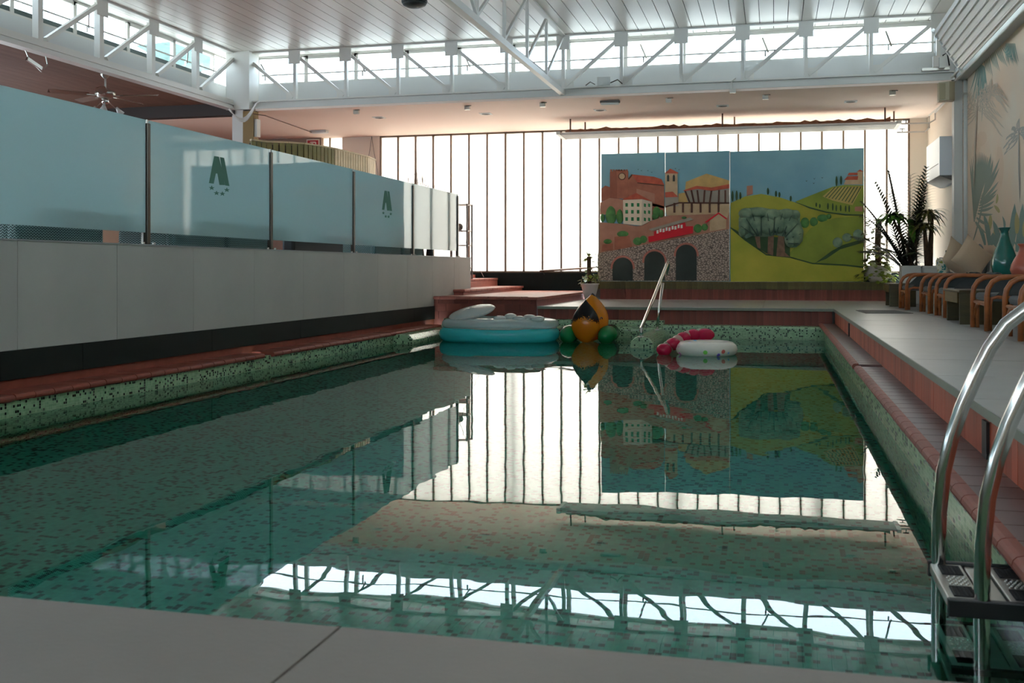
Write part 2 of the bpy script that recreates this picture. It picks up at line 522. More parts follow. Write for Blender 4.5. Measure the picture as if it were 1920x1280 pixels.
# steel posts and a bare tree standing outside close to the glass
for k, x in enumerate((-6.62, -2.43, 1.02)):
    MB().box(x - .07, x + .07, BW + .14, BW + .26, -.1, 4.3).build('steel_post', M_BEAMB, cat='post',
        label='blurred grey post behind the milky glass, %s from the left' % ORD[k], group='posts behind the milky glass')
tr = empty('bare_tree', (-8.9, BW + .45, -.1), label='blurred forked tree trunk seen through the milky glass', cat='tree')
c0 = at(792, 300, Y=BW + .4)
MB().tube([(c0.x - .05, BW + .4, -.1), (c0.x, BW + .4, 2.2), (c0.x + .02, BW + .4, 3.5)], [.16, .13, .11]).build('trunk', M_BEAMB, tr, smooth=True)
MB().tube([(c0.x + .02, BW + .4, 3.45), (c0.x + .16, BW + .4, 3.85), (c0.x + .45, BW + .4, 4.3)], [.11, .09, .08]).build('branch', M_BEAMB, tr, smooth=True)
MB().tube([(c0.x + .02, BW + .4, 3.45), (c0.x - .3, BW + .4, 3.8), (c0.x - .62, BW + .4, 4.25)], [.11, .08, .07]).build('branch', M_BEAMB, tr, smooth=True)
struct('ground', MB().box(-60, 60, BW + .22, 90, -.3, -.1), M_CONC, label='pale paved ground outside the glazing')

# added glazing behind the camera, out of view, to brighten the dark hall
gf = empty('window_40', (-4, -4.1, .6), kind='structure', label='added unseen glazing behind the near deck, brightening the hall')
for i in range(8):
    MB().box(-12 + 1.94 * i + .03, -12 + 1.94 * (i + 1) - .03, -4.11, -4.10, 3.3, 4.4).build('pane', M_CLEAR, gf)
    MB().box(-12 + 1.94 * i - .03, -12 + 1.94 * i + .03, -4.15, -4.05, 3.3, 4.4).build('mullion', M_WHITE, gf)
gr_ = empty('window_42', (RW + .1, 10, 4.7), kind='structure', label='added strip of unseen windows above the palm papered wall, lighting the parapet')  # unseen clerestory put in to light the parapet and ceiling
for i in range(12):
    MB().box(RW + .09, RW + .10, 1 + 1.55 * i + .03, 1 + 1.55 * (i + 1) - .03, 4.7, 5.55).build('pane', M_CLEAR, gr_)
    MB().box(RW + .05, RW + .13, 1 + 1.55 * i - .03, 1 + 1.55 * i + .03, 4.7, 5.55).build('mullion', M_WHITE, gr_)
gl_ = empty('window_41', (-17.1, 8, 1.4), kind='structure', label='added row of unseen windows behind the terrace, lighting the frosted glass')  # openings out of view, added so daylight reaches the frosted glass from behind
for i in range(12):
    MB().box(-17.11, -17.10, -4 + 2.05 * i + .03, -4 + 2.05 * (i + 1) - .03, 1.8, 3.2).build('pane', M_CLEAR, gl_)
    MB().box(-17.15, -17.05, -4 + 2.05 * i - .03, -4 + 2.05 * i + .03, 1.8, 3.2).build('mullion', M_WHITE, gl_)
# --- clerestory windows
BAY = 1.23
XN = [-4.31 + BAY * k for k in range(-6, 7)]      # truss nodes across the hall
wn = 3
def clerestory_window(n, a0, a1, axis, plane, lab, thick, lowstrip=False):
    e = empty('window_%d' % n, ((a0 + a1) / 2, plane, 5.0) if axis == 'x' else (plane, (a0 + a1) / 2, 5.0), kind='structure', label=lab)
    def bx(p0, p1, z0, z1, d0=-.03, d1=.05):
        m = MB()
        return m.box(p0, p1, plane + d0, plane + d1, z0, z1) if axis == 'x' else m.box(plane + d0, plane + d1, p0, p1, z0, z1)
    t = .07 if thick else .03
    bx(a0, a1, 5.0, 5.04).build('bottom_rail', M_WHITE, e)
    bx(a0, a1, 5.63 - t, 5.63).build('top_rail', M_WHITE, e)
    bx(a0, a0 + .045, 5.04, 5.63).build('stile', M_WHITE, e)
    bx(a1 - .045, a1, 5.04, 5.63).build('stile', M_WHITE, e)
    if lowstrip:
        bx(a0 + .045, a1 - .045, 5.04, 5.13, 0, .03).build('dark_panel', mat('dark green panel', (58, 74, 68), .4), e)
    bx(a0 + .045, a1 - .045, 5.13 if lowstrip else 5.04, 5.63 - t, .005, .012).build('pane', M_CLEAR, e)
edges = [-12.4] + [x + .03 for x in XN[1:-1]] + [XN[-1]]
edges = [XN[0] - .0 + 0] + XN[1:]
for i in range(12):
    clerestory_window(wn, XN[i], XN[i + 1], 'x', 22.1,
                      'far clerestory window, %s pane from the left column' % ORD[i], i % 2 == 1)
    wn += 1
struct('wall_clerestory_corner', MB().box(-12.65, XN[0] + .02, 22.0, 22.2, 4.4, CE), M_SILL, label='white corner infill beside the far clerestory windows')
struct('wall_clerestory_end', MB().box(XN[-1], RW + .1, 21.98, 22.2, 4.4, CE), M_SILL, label='pale grey wall end right of the far clerestory windows')
YN = [21.45 - 1.63 * k for k in range(0, 16)]
for i in range(8):
    clerestory_window(wn, YN[i + 1], YN[i], 'y', -12.5,
                      'left clerestory window, %s bay from the corner column' % ORD[i], i % 2 == 1, True)
    wn += 1
for i in range(8, 15):
    clerestory_window(wn, YN[i + 1], YN[i], 'y', -12.5, 'left clerestory window, %s bay from the corner column' % ORD[min(13, i)], False, True)
    wn += 1
struct('roof_left', MB().box(-17.2, -12.65, -4.2, 22.2, 4.62, 4.9), M_CONC, label='flat roof of the left aisle')
struct('roof_back', MB().box(-17.2, RW + .2, 22.2, BW + .3, 4.46, 4.9), M_CONC, label='flat roof of the back aisle')
# tiled awning of a neighbouring house, seen through the last left windows
aw = empty('awning', (-18.5, 30, -.1), label='teal awning outside the left clerestory near the corner column', cat='awning')
a, b, c_, d = at(318, 78, X=-18), at(372, 82, X=-18), at(432, 128, X=-18), at(385, 118, X=-18)
MB().add([a, b, c_, d] + [p + Vector((-1.2, .0, -.06)) for p in (a, b, c_, d)],
         [(0, 1, 2, 3), (7, 6, 5, 4), (0, 4, 5, 1), (1, 5, 6, 2), (2, 6, 7, 3), (3, 7, 4, 0)]).build('cloth', mat('teal awning', (70, 100, 96), .6, vary=.3, scale=6), aw)
for p_ in (b, c_):
    MB().tube([(p_.x - 1.15, p_.y, -.1), (p_.x - 1.15, p_.y, p_.z - .05)], .05, 8).build('support_post', M_DSTEEL, aw)

# --- pool basin
pb = empty('pool_basin', (-2.7, 10, WATER_Z), kind='structure', label='long rectangular pool lined with green mosaic')
MB().box(POOL_L - .1, POOL_R + .1, POOL_N - .1, POOL_F + .1, POOL_D - .1, POOL_D).build('pool_floor', M_FLOORMOSAIC, pb)
MB().box(POOL_L - .15, POOL_L, POOL_N - .1, POOL_F + .1, POOL_D, -.395).build('pool_wall', M_MOSAIC, pb)
MB().box(POOL_R, POOL_R + .15, POOL_N - .1, POOL_F + .3, POOL_D, -.30).build('pool_wall', M_MOSAICR, pb)
MB().box(POOL_L - .1, POOL_R + .1, POOL_N - .15, POOL_N, POOL_D, -.06).build('pool_wall', M_MOSAIC, pb)
# far side: rounded mosaic ledges
def roll(y0, y1, ztop, zbot, r, n=6):
    pr = [(y1, zbot), (y1, ztop)] + [(y0 + r - r * math.sin(math.radians(90 * i / n)), ztop - r + r * math.cos(math.radians(90 * i / n))) for i in range(n + 1)] + [(y0, zbot)]
    return pr
MB().extrude(roll(POOL_F, 19.75, -.315, POOL_D, .05), 'x', -2.0, POOL_R + .2).build('far_ledge', M_MOSAIC, pb, smooth=False)
MB().extrude(roll(19.17, 19.75, -.36, POOL_D, .06), 'x', POOL_L, -2.0).build('far_ledge', M_MOSAIC, pb)
MB().extrude(roll(19.42, 19.75, -.245, -.36, .06), 'x', POOL_L, -2.0).build('far_roll', M_MOSAIC, pb)
# rounded dividers standing in the water
def oct_block(x0, x1, z0, z1, y0, y1, ch):
    pr = [(x0, z0 + ch), (x0, z1 - ch), (x0 + ch, z1), (x1 - ch, z1), (x1, z1 - ch), (x1, z0 + ch), (x1 - ch, z0), (x0 + ch, z0)]
    return MB().extrude(pr, 'y', y0, y1)
oct_block(-2.27, -1.88, -.72, -.385, 16.76, 19.3, .09).build('tiled_divider', M_MOSAIC, pb, bevel=.03)
oct_block(POOL_L - .1, -5.93, -.72, -.395, 16.66, 19.3, .09).build('tiled_bench', M_MOSAIC, pb, bevel=.03)

# coping, tile by tile
def coping(x_front, x_back, ztop, th, m, sgn):
    r = th / 2
    fr = [(x_front + sgn * (r - r * math.cos(math.radians(a))) , ztop - r + r * math.sin(math.radians(a))) for a in (-90, -60, -30, 0, 30, 60, 90)]
    fr = [(x_back, ztop - th)] + fr + [(x_back, ztop)]
    return MB().extrude(fr, 'y', -.1195, .1195).mesh('coping_tile', m)
cmR = coping(.785, 1.07, -.27, .055, M_TERRA2, 1)
cmE = coping(.775, .84, -.262, .064, M_TERRA, 1)
y = 2.2
while y < 19.6:
    if not (11.0 < y < 11.2):
        link('coping_tile', cmR, pb, loc=(0, y, 0))
        link('coping_edge_tile', cmE, pb, loc=(0, y, 0))
    y += .2475
cmL = coping(-6.235, -6.62, -.355, .06, M_TERRA, -1)
y = 2.2
while y < 19.2:
    if not (11.93 < y < 12.17):
        link('coping_tile', cmL, pb, loc=(0, y, random.uniform(-.003, .003)))
    y += .2475
MB().box(-6.62, -6.56, 1.9, 21.3, -.6, -.2).build('coping_upstand', M_TERRA, pb)
MB().box(-6.45, -6.30, 11.9, 12.2, -.5, -.40).build('overflow_slot', M_PLASTICB, pb)
MB().box(.80, 1.06, 10.98, 11.2, -.34, -.30).build('overflow_slot', M_PLASTICB, pb)
# right riser and far riser
MB().box(1.075, 1.2, 1.9, 19.72, -.5, -.055).build('riser_backing', M_GROUT, pb)
MB().box(-4.45, 1.2, 19.69, 19.8, -.5, -.055).build('riser_backing', M_GROUT, pb)
rm = MB().box(1.062, 1.08, -.0595, .0595, -.275, -.052).mesh('riser_tile', M_BRICKR)
y = 2.0
while y < 19.66:
    link('riser_tile', rm, pb, loc=(random.uniform(-.001, .001), y, 0))
    y += .1215
rm2 = MB().box(-.0595, .0595, 19.676, 19.70, -.33, -.052).mesh('riser_tile', M_BRICKD)
x = -4.39
while x < 1.05:
    link('riser_tile', rm2, pb, loc=(x, random.uniform(-.001, .001), 0))
    x += .1215
for yy, nm in ((15.9, 'deep'), (5.78, 'near')):
    MB().box(1.045, 1.07, yy - .06, yy + .06, -.265, -.075).build('drain_slot', M_PLASTICB, pb)

# water
MB().add([(POOL_L - .02, POOL_N - .02, WATER_Z), (POOL_R + .02, POOL_N - .02, WATER_Z), (POOL_R + .02, POOL_F + .1, WATER_Z), (POOL_L - .02, POOL_F + .1, WATER_Z)],
         [(0, 1, 2, 3)]).build('pool_water', M_WATER, kind='stuff', cat='water', label='still green pool water mirroring the glazing and ceiling')

# --- decks, slab by slab
def deck(name, lab, x0, x1, y0, y1, sx, sy, ox, oy, m, skip=None):
    e = empty(name, ((x0 + x1) / 2, (y0 + y1) / 2, 0), kind='structure', label=lab)
    MB().box(x0 + (.1 if name != 'floor_near' else .02), x1, y0 + .1 if name != 'floor_near' else y0, y1 if name != 'floor_near' else y1 - .02, -.30, -.012).build('bedding', M_GROUT, e)
    def cuts(a, b, s, o):
        c = [a]
        k = math.ceil((a - o) / s + 1e-6)
        while o + k * s < b - .05:
            if o + k * s > a + .05: c.append(o + k * s)
            k += 1
        return c + [b]
    cx, cy = cuts(x0, x1, sx, ox), cuts(y0, y1, sy, oy)
    for i in range(len(cx) - 1):
        for j in range(len(cy) - 1):
            MB().box(cx[i] + .003, cx[i + 1] - .003, cy[j] + .004, cy[j + 1] - .004, -.05, random.uniform(-.0008, .0008)).build('slab', m, e)
deck('floor_right', 'grey stone slab deck along the right side of the pool', 1.04, RW, 1.9, 24.8, 1.25, 1.3, 1.04, 8.7, M_DECK)
deck('floor_far', 'grey stone slab deck across the far end of the pool', -4.45, 1.04, 19.62, 24.8, 1.25, 1.3, 1.04, 19.62, M_DECK)
deck('floor_near', 'blurred beige stone slab deck at the near end of the pool', -8.0, RW, -4.0, 1.90, 1.2, 1.3, -.825, 1.90, M_DECKN)
MB().box(-17, -8, -4, 1.9, -.3, 0).build('floor_near_side', M_DECKN, kind='structure', label='beige stone floor left of the near deck')
# slab edging along the pool: greenish cut edge
for (x0, x1, y0, y1, nm) in ((1.037, 1.0425, 1.9, 19.615, 'a'), (-4.45, 1.04, 19.617, 19.6225, 'b')):
    struct('trim_%d' % (3 if nm == 'a' else 4), MB().box(x0, x1, y0, y1, -.052, -.004), M_LIP,
           label='greenish cut edge of the %s deck slabs' % ('right' if nm == 'a' else 'far'))

# --- raised terrace: parapet, plinth, floor
XW = -6.55
pw = empty('wall_parapet', (XW, 8, 0), kind='structure', label='pale grey panelled parapet of the raised terrace beside the pool')
MB().box(XW - .22, XW - .03, -4, 21.9, -.55, .955).build('core', M_GROUT, pw)
y = -4.0 + .32
pp = MB().box(XW - .03, XW, .003, 1.447, -.012, .965).mesh('panel', M_PARAPET)
while y + 1.45 < 21.4:
    link('panel', pp, pw, loc=(0, y, 0)); y += 1.45
MB().box(XW - .03, XW, y + .003, 21.33, -.012, .965).build('panel', M_PARAPET, pw)
MB().box(XW - .22, XW + .0, 21.333, 22.2, .285, .965).build('panel', M_PARAPET, pw)
MB().box(XW - .24, XW + .012, -4, 22.21, .962, .977).build('capping', mat('grey capping', (150, 152, 150), .4), pw)
y = -3.2
pl = MB().box(XW - .02, XW + .018, .003, 2.397, -.27, -.014).mesh('plinth_panel', M_BLACK)
while y + 2.4 < 21.3:
    link('plinth_panel', pl, pw, loc=(0, y, 0)); y += 2.4
MB().box(XW - .02, XW + .018, y, 21.3, -.27, -.014).build('plinth_panel', M_BLACK, pw)
MB().box(XW - .2, XW - .02, 21.35, 22.0, -.5, .285).build('end_pier', mat('brown clay pier', (84, 70, 60), .8, vary=.2, scale=8), pw)
struct('floor_terrace', MB().box(-17, XW - .22, 1.9, 23.0, .3, .58), M_TERRA3, label='terracotta floor of the raised terrace')
struct('floor_terrace_back', MB().box(-17, -7.6, 23.0, BW, -.1, .58), M_TERRA3, label='terracotta floor behind the terrace steps')
# steps up to the terrace
st = empty('stair', (-5.5, 22, 0), kind='structure', label='broad terracotta steps between the parapet and the far deck')
MB().box(-6.75, -4.47, 19.65, BW - .1, -.5, .12).build('landing_core', M_BRICKD, st)
MB().box(-7.6, -6.34, 20.95, BW - .1, .1, .23).build('step_core', M_TERRA3, st)
MB().box(-7.6, -7.0, 22.3, BW - .1, .2, .43).build('step_core', M_TERRA3, st)
def treads(x0, x1, y0, y1, zt, n, my):
    for i in range(n):
        for j in range(my):
            MB().box(x0 + (x1 - x0) * i / n + .003, x0 + (x1 - x0) * (i + 1) / n - .003, y0 + (y1 - y0) * j / my + .003, y0 + (y1 - y0) * (j + 1) / my - .003,
                     zt - .055, zt).build('tread_tile', M_TERRA3, st, bevel=.012)
treads(-6.75, -4.43, 19.58, BW - .1, .175, 7, 14)
treads(-7.6, -6.29, 20.9, BW - .1, .29, 4, 12)
treads(-7.6, -6.98, 22.25, BW - .1, .49, 2, 9)
bm_ = MB().box(-.148, .148, 19.63, 19.66, -.072, .072).mesh('riser_brick', M_BRICKD)
for r in range(3):
    x = -6.6 + (.15 if r % 2 else 0)
    while x < -4.5:
        link('riser_brick', bm_, st, loc=(x, 0, -.26 + .15 * r + .07)); x += .302
# --- planter ledge below the mural
lg = empty('planter_ledge', (-.9, 24.8, 0), kind='structure', label='low tiled ledge carrying the painted mural panels')
MB().box(-4.32, 2.68, 24.83, BW - .1, 0, .41).build('core', M_GROUT, lg)
b1 = MB().box(-.0595, .0595, 24.80, 24.84, 0, .245).mesh('facing_tile', M_BRICKD)
b2 = MB().box(-.0595, .0595, 24.775, 25.1, .25, .425).mesh('ledge_tile', M_OLIVE)
x = -4.25
while x < 2.65:
    if x > -4.08: link('facing_tile', b1, lg, loc=(x, random.uniform(-.002, .002), 0))
    link('ledge_tile', b2, lg, loc=(x, random.uniform(-.002, .002), random.uniform(-.002, .002)))
    x += .1215
# --- columns and right edge beam
cL = empty('corner_column', (-11.8, 21.5, .58), label='white steel corner column joining the two clerestory trusses', cat='column')
MB().box(-12.07, -11.49, 21.3, 21.75, 4.33, CE).build('head', M_WHITE, cL)
MB().box(-11.97, -11.69, 21.4, 21.62, .58, 4.33).build('shaft', M_WHITE, cL)
MB().box(-11.69, -11.43, 21.38, 21.62, 3.55, 4.3).build('ochre_panel', M_OCHRE, cL)
MB().box(-11.43, -11.36, 21.42, 21.58, 3.72, 4.12).build('junction_box', M_POTW, cL)
cR = empty('right_column', (3.42, 21.5, 0), label='grey white steel column at the corner of the palm papered wall', cat='column')
MB().box(3.335, 3.49, 21.38, 21.62, 0, 4.33).build('shaft', M_WHITE, cR)
MB().tube([(3.525, 21.25, 0), (3.525, 21.25, 4.3)], .045, 10).build('pipe', M_POTW, cR, smooth=True)
MB().box(3.47, 3.55, 21.2, 21.3, 4.02, 4.06).build('bracket', M_BRUSH, cR)
MB().box(3.31, 3.34, 21.40, 21.50, 1.0, 1.14).build('crank_plate', M_POTW, cR)
MB().tube([(3.33, 21.45, 1.07), (3.2, 21.45, 1.07), (3.2, 21.45, .93), (3.08, 21.45, .93)], .012, 6).build('crank_handle', M_PLASTICB, cR)
struct('beam_right', MB().box(3.40, RW, -4, 22.0, 4.33, 4.6), M_SILL, label='pale edge beam along the top of the palm papered wall')
struct('beam_left', MB().box(-17, -11.9, 21.35, 21.62, 4.22, 4.5), M_BEAMB, label='dark brown beam below the left aisle ceiling')
# ================================================================== TRUSSES AND CEILING FITTINGS
def truss_back():
    e = empty('roof_truss', (-4.3, 21.5, 4.35), label='long white lattice girder in front of the far clerestory windows', cat='truss')
    MB().box(-11.5, 3.36, 21.42, 21.62, 4.35, 4.38).box(-11.5, 3.36, 21.5, 21.54, 4.38, 4.5).box(-11.5, 3.36, 21.42, 21.62, 4.5, 4.53).build('bottom_chord', M_WHITE, e)
    MB().box(-11.5, 3.36, 21.45, 21.6, 5.61, 5.645).build('top_chord', M_WHITE, e)
    for i, x in enumerate(XN):
        if i == 0: continue
        MB().box(x - .035, x + .035, 21.47, 21.57, 4.53, 5.57).build('vertical', M_WHITE, e)
        MB().box(x - .14, x + .14, 21.455, 21.475, 5.33, 5.62).build('gusset', M_WHITE, e)
    for i in range(12):
        a, b = (XN[i], XN[i + 1])
        if i < 6:
            p, q = (a + .06, 21.52, 5.5), (b - .05, 21.52, 4.58)
        else:
            p, q = (b - .06, 21.52, 5.5), (a + .05, 21.52, 4.58)
        MB().bar(p, q, .07, .07).build('diagonal', M_WHITE, e)
        fx = b if i < 6 else a
        sg = -1 if i < 6 else 1
        MB().prism([(fx, 4.53), (fx + sg * .22, 4.53), (fx + sg * .22, 4.72), (fx, 4.72)], 21.5, 21.515).build('foot_plate', M_WHITE, e)
truss_back()
def truss_y(X, lab, y_top, ns, side):
    e = empty('roof_truss', (X, 14, 4.4), label=lab, cat='truss')
    MB().box(X - .05, X + .05, -4, y_top, 4.36, 4.47).build('bottom_chord', M_WHITE, e)
    MB().box(X - .05, X + .05, -4, y_top, 5.61, 5.645).build('top_chord', M_WHITE, e)
    for k in range(1, 15):
        y = YN[k]
        MB().box(X - .025, X + .025, y - .03, y + .03, 4.46, 5.58).build('vertical', M_WHITE, e)
        if side == 'mid':
            a, b = (X, y, 4.5), (X, YN[k - 1] - .06, 5.56)
            if k >= 4: a, b = (X, y, 4.5) if k == 4 else (X, YN[k - 1], 4.5), (X, YN[k - 1], 5.56) if k == 4 else (X, y, 5.56)
            MB().bar(a, b, .045, .045).build('diagonal', M_WHITE, e)
    return e
truss_y(-4.31, 'white lattice girder running down the middle of the ceiling', 21.5, 9, 'mid')
def truss_left():
    X = -11.95
    e = empty('roof_truss', (X, 14, 4.4), label='white lattice girder in front of the left clerestory windows', cat='truss')
    MB().box(X - .1, X + .06, -4, 21.3, 4.33, 4.55).box(X + .06, X + .1, -4, 21.3, 4.33, 4.365).box(X + .06, X + .085, -4, 21.3, 4.43, 4.45).build('bottom_chord', M_WHITE, e)
    MB().box(X - .07, X + .08, -4, 21.35, 5.61, 5.645).build('top_chord', M_WHITE, e)
    for k in range(1, 15):
        y = YN[k]
        MB().box(X - .06, X + .06, y - .06, y + .06, 4.55, 5.58).build('vertical', M_WHITE, e)
        MB().box(X + .06, X + .075, y - .16, y + .16, 5.33, 5.62).build('gusset', M_WHITE, e)
        MB().bar((X + .04, y + .14, 4.58), (X + .04, YN[k - 1] - .1, 5.5), .075, .075).build('diagonal', M_WHITE, e)
truss_left()

# window opener rods with levers
def opener(axis, plane, a0, a1, levers, lab):
    e = empty('opener_rod', (0, plane, 5.14) if axis == 'x' else (plane, 10, 5.14), label=lab, cat='rod')
    P = (lambda t, z, d=0: (t, plane + d, z)) if axis == 'x' else (lambda t, z, d=0: (plane + d, t, z))
    MB().tube([P(a0, 5.17), P(a1, 5.17)], .017, 8).build('rod', M_WHITE, e)
    for t in levers:
        MB().bar(P(t, 5.13), P(t - .12, 5.42, -.1 if axis == 'x' else .1), .022, .03).bar(P(t - .06, 5.17), P(t - .06, 5.05), .03, .03).build('lever', M_BRUSH, e)
opener('x', 21.82, -11.45, 3.3, [-11.3, -8.9, -6.45, -2.6, -.12, 2.25], 'thin opener rod with levers across the far clerestory windows')
opener('y', -12.2, -3.5, 21.3, [19.9, 16.6, 13.3, 10], 'thin opener rod with levers across the left clerestory windows')

# radiant heating panels
def radiant(name, lab, sec, axis, a0, a1, ribs):
    e = empty(name, (0, 0, 0), label=lab, cat='heater')
    (p0, z0), (p1, z1) = sec
    dp, dz = p1 - p0, z1 - z0
    Ln = math.hypot(dp, dz)
    nx, nz = -dz / Ln, dp / Ln
    if nz > 0: nx, nz = -nx, -nz
    th = .035
    prof = [(p0, z0), (p1, z1), (p1 - nx * th, z1 - nz * th), (p0 - nx * th, z0 - nz * th)]
    MB().extrude(prof, axis, a0, a1).build('panel', M_PLANK, e)
    for k in range(ribs):
        t = (k + .5) / ribs
        c, z = p0 + dp * t + nx * .012, z0 + dz * t + nz * .012
        pts = [(a0, c, z), (a1, c, z)] if axis == 'x' else [(c, a0, z), (c, a1, z)]
        MB().tube(pts, .022, 6).build('pipe_rib', M_PLANK, e)
    return e
hr = radiant('radiant_panel', 'tilted white ribbed heating panel along the upper right wall', ((2.73, 4.90), (3.17, 4.215)), 'y', 3.0, 19.6, 7)
MB().bar((2.70, 19.62, 4.95), (3.20, 19.62, 4.17), .05, .06).build('end_header', M_POTW, hr)
MB().tube([(3.28, 21.3, 4.37), (3.29, 19.5, 4.37), (3.29, 3, 4.37)], .022, 8).build('supply_pipe', M_POTW, hr, smooth=True)
MB().tube([(3.35, 21.3, 4.31), (3.36, 19.5, 4.31), (3.36, 3, 4.31)], .022, 8).build('supply_pipe', M_POTW, hr, smooth=True)
for y in (18.8, 15.2, 11.6):
    MB().bar((2.9, y, 4.64), (3.39, y, 4.55), .03, .03).build('bracket', M_BRUSH, hr)
MB().box(3.05, 3.15, 21.2, 21.3, 4.55, 4.75).build('valve_box', M_POTW, hr)
hf = radiant('radiant_panel', 'horizontal white ribbed heating panel hanging above the mural', ((24.35, 3.95), (25.1, 3.93)), 'x', -4.95, 2.62, 8)
MB().bar((-5.0, 24.28, 3.96), (-5.0, 25.16, 3.93), .09, .07).build('end_header', M_POTW, hf)
MB().bar((2.67, 24.28, 3.96), (2.67, 25.16, 3.93), .09, .07).build('end_header', M_POTW, hf)
for x in (-4.72, -1.16, 2.38):
    MB().tube([(x, 24.4, 3.95), (x, 24.4, 4.3)], .02, 6).build('hanger', M_TWIG, hf)
    MB().tube([(x + .25, 25.0, 3.95), (x + .25, 25.0, 4.3)], .02, 6).build('hanger', M_TWIG, hf)
# crumpled foil of the insulation on top of the panel
iv, n = MB(), 60
top = []
for i in range(n + 1):
    x = -4.85 + 7.35 * i / n
    top.append((x, 4.03 + .07 * abs(math.sin(i * 1.7)) * random.random() + .02 * random.random()))
iv.prism([(-4.85, 3.97)] + top + [(2.5, 3.97)], 24.45, 25.0).build('insulation_blanket', mat('brown insulation', (150, 96, 66), .8, vary=.3, scale=12), hf)
MB().tube([(2.7, 24.4, 3.93), (3.3, 24.4, 3.93), (3.42, 24.4, 4.0), (3.42, 24.4, 4.15), (3.42, 21.8, 4.18)], .018, 8).build('feed_pipe', M_POTG, hf)
MB().tube([(2.7, 25.1, 3.83), (3.3, 25.1, 3.83), (3.38, 25.0, 3.9), (3.38, 25.0, 4.18), (3.48, 21.8, 4.2)], .018, 8).build('feed_pipe', M_POTG, hf)
for p in ((2.82, 24.4, 3.95), (2.82, 25.1, 3.85)):
    MB().bar((p[0] - .06, p[1], p[2] + .06), (p[0] + .06, p[1], p[2] + .06), .02, .02).bar((p[0], p[1], p[2] - .02), (p[0], p[1], p[2] + .06), .02, .02).build('valve', M_DSTEEL, hf)

# soffit fittings
for k, (x, y) in enumerate(((-9.044, 23.03), (-6.445, 23.08), (-3.805, 23.17), (-1.1, 23.23), (1.58, 23.31))):
    e = empty('downlight', (x, y, 4.3), label='recessed soffit downlight, %s of five from the left' % ORD[k], cat='downlight', group='downlights in the pink soffit')
    MB().box(x - .13, x + .13, y - .13, y + .13, 4.288, 4.3).build('frame', M_POTW, e)
    MB().lathe([(.1, -.014), (.085, -.02), (.07, -.016), (.05, -.013)], (x, y, 4.3), 20).build('lens', M_ACG, e, smooth=True)
for k, (x, y) in enumerate(((-9.13, 21.85), (-6.53, 21.88), (-4.84, 21.88), (-2.15, 21.95), (-.18, 22.03), (2.3, 22.13))):
    e = empty('spot_bracket', (x, y, 4.3), label='small square metal bracket under the soffit, %s of six from the left' % ORD[k], cat='bracket', group='small brackets under the soffit')
    MB().box(x - .06, x + .06, y - .04, y + .04, 4.21, 4.30).build('body', M_BRUSH, e, bevel=.006)
    MB().box(x - .02, x + .10, y - .05, y - .04, 4.285, 4.3).build('clip', M_DSTEEL, e)
e = empty('emergency_light', (-3.39, 21.95, 4.3), label='flat oblong emergency light below the far girder', cat='lamp')
MB().box(-3.6, -3.18, 21.9, 22.02, 4.25, 4.3).build('housing', M_ACG, e, bevel=.01)
MB().box(-3.58, -3.2, 21.89, 22.0, 4.21, 4.25).build('diffuser', M_POTW, e, bevel=.01)
e = empty('exit_lamp', at(600, 246, Z=4.28), label='slim white lamp under the soffit near the fire sign', cat='lamp')
c = at(600, 246, Z=4.28)
MB().box(c.x - .25, c.x + .2, c.y - .1, c.y + .1, 4.23, 4.299).build('body', M_POTW, e, bevel=.01)
MB().tube([(-11.4, 21.3, 4.22), (-11.2, 21.5, 4.2), (c.x - .2, c.y, 4.25)], .012, 6).build('conduit', M_TWIG, e)
# cable loops by the corner column
cb = MB()
for k in range(4):
    pts = []
    for i in range(13):
        t = i / 12
        pts.append((-11.95 + .75 * t + .02 * k, 21.2 - .02 * k, 4.33 - (.22 + .03 * k) * math.sin(math.pi * min(1, t * 1.1)) ** 1.0 + .28 * max(0, t - .55) ** 1.0))
    cb.tube(pts, .014, 5)
cb.build('cable_loop', M_POTG, label='loose pale cables looping below the corner column head', cat='cable')
# hooks and lamp under left girder
e = empty('cable_hook', (-11.95, 15.0, 4.33), label='loose wire hook hanging under the left girder above the first glass pane', cat='hook')
c = at(70, 97, X=-12.0)
MB().tube([(c.x, c.y - .3, 4.36), (c.x, c.y - .2, 4.2), (c.x, c.y + .1, 4.05), (c.x, c.y + .25, 4.2), (c.x, c.y + .2, 4.36)], .012, 5).build('wire', M_BRUSH, e)
MB().bar((c.x, c.y - .25, 4.2), (c.x, c.y + .1, 4.1), .04, .06).build('clip', M_BRUSH, e)
# small boxes on far girder
e = empty('alarm_box', (-3.45, 21.4, 4.53), label='white box with trailing wires on the far girder right of centre', cat='box')
MB().box(-3.58, -3.3, 21.42, 21.5, 4.53, 4.72).build('housing', M_POTW, e, bevel=.008)
MB().tube([(-3.62, 21.42, 4.56), (-3.72, 21.42, 4.62), (-3.82, 21.42, 4.55)], .012, 5).tube([(-3.3, 21.42, 4.58), (-3.15, 21.42, 4.64), (-3.05, 21.42, 4.55)], .012, 5).build('wire', M_DSTEEL, e)
e = empty('camera_bracket', (-.8, 21.4, 4.35), label='small metal bracket hooked over the far girder above the mural', cat='bracket')
c = at(1374, 172, Y=21.38)
MB().box(c.x - .06, c.x + .06, 21.34, 21.42, 4.26, 4.34).tube([(c.x, 21.38, 4.34), (c.x - .02, 21.38, 4.5), (c.x + .06, 21.38, 4.56)], .012, 5).build('bracket', M_BRUSH, e)
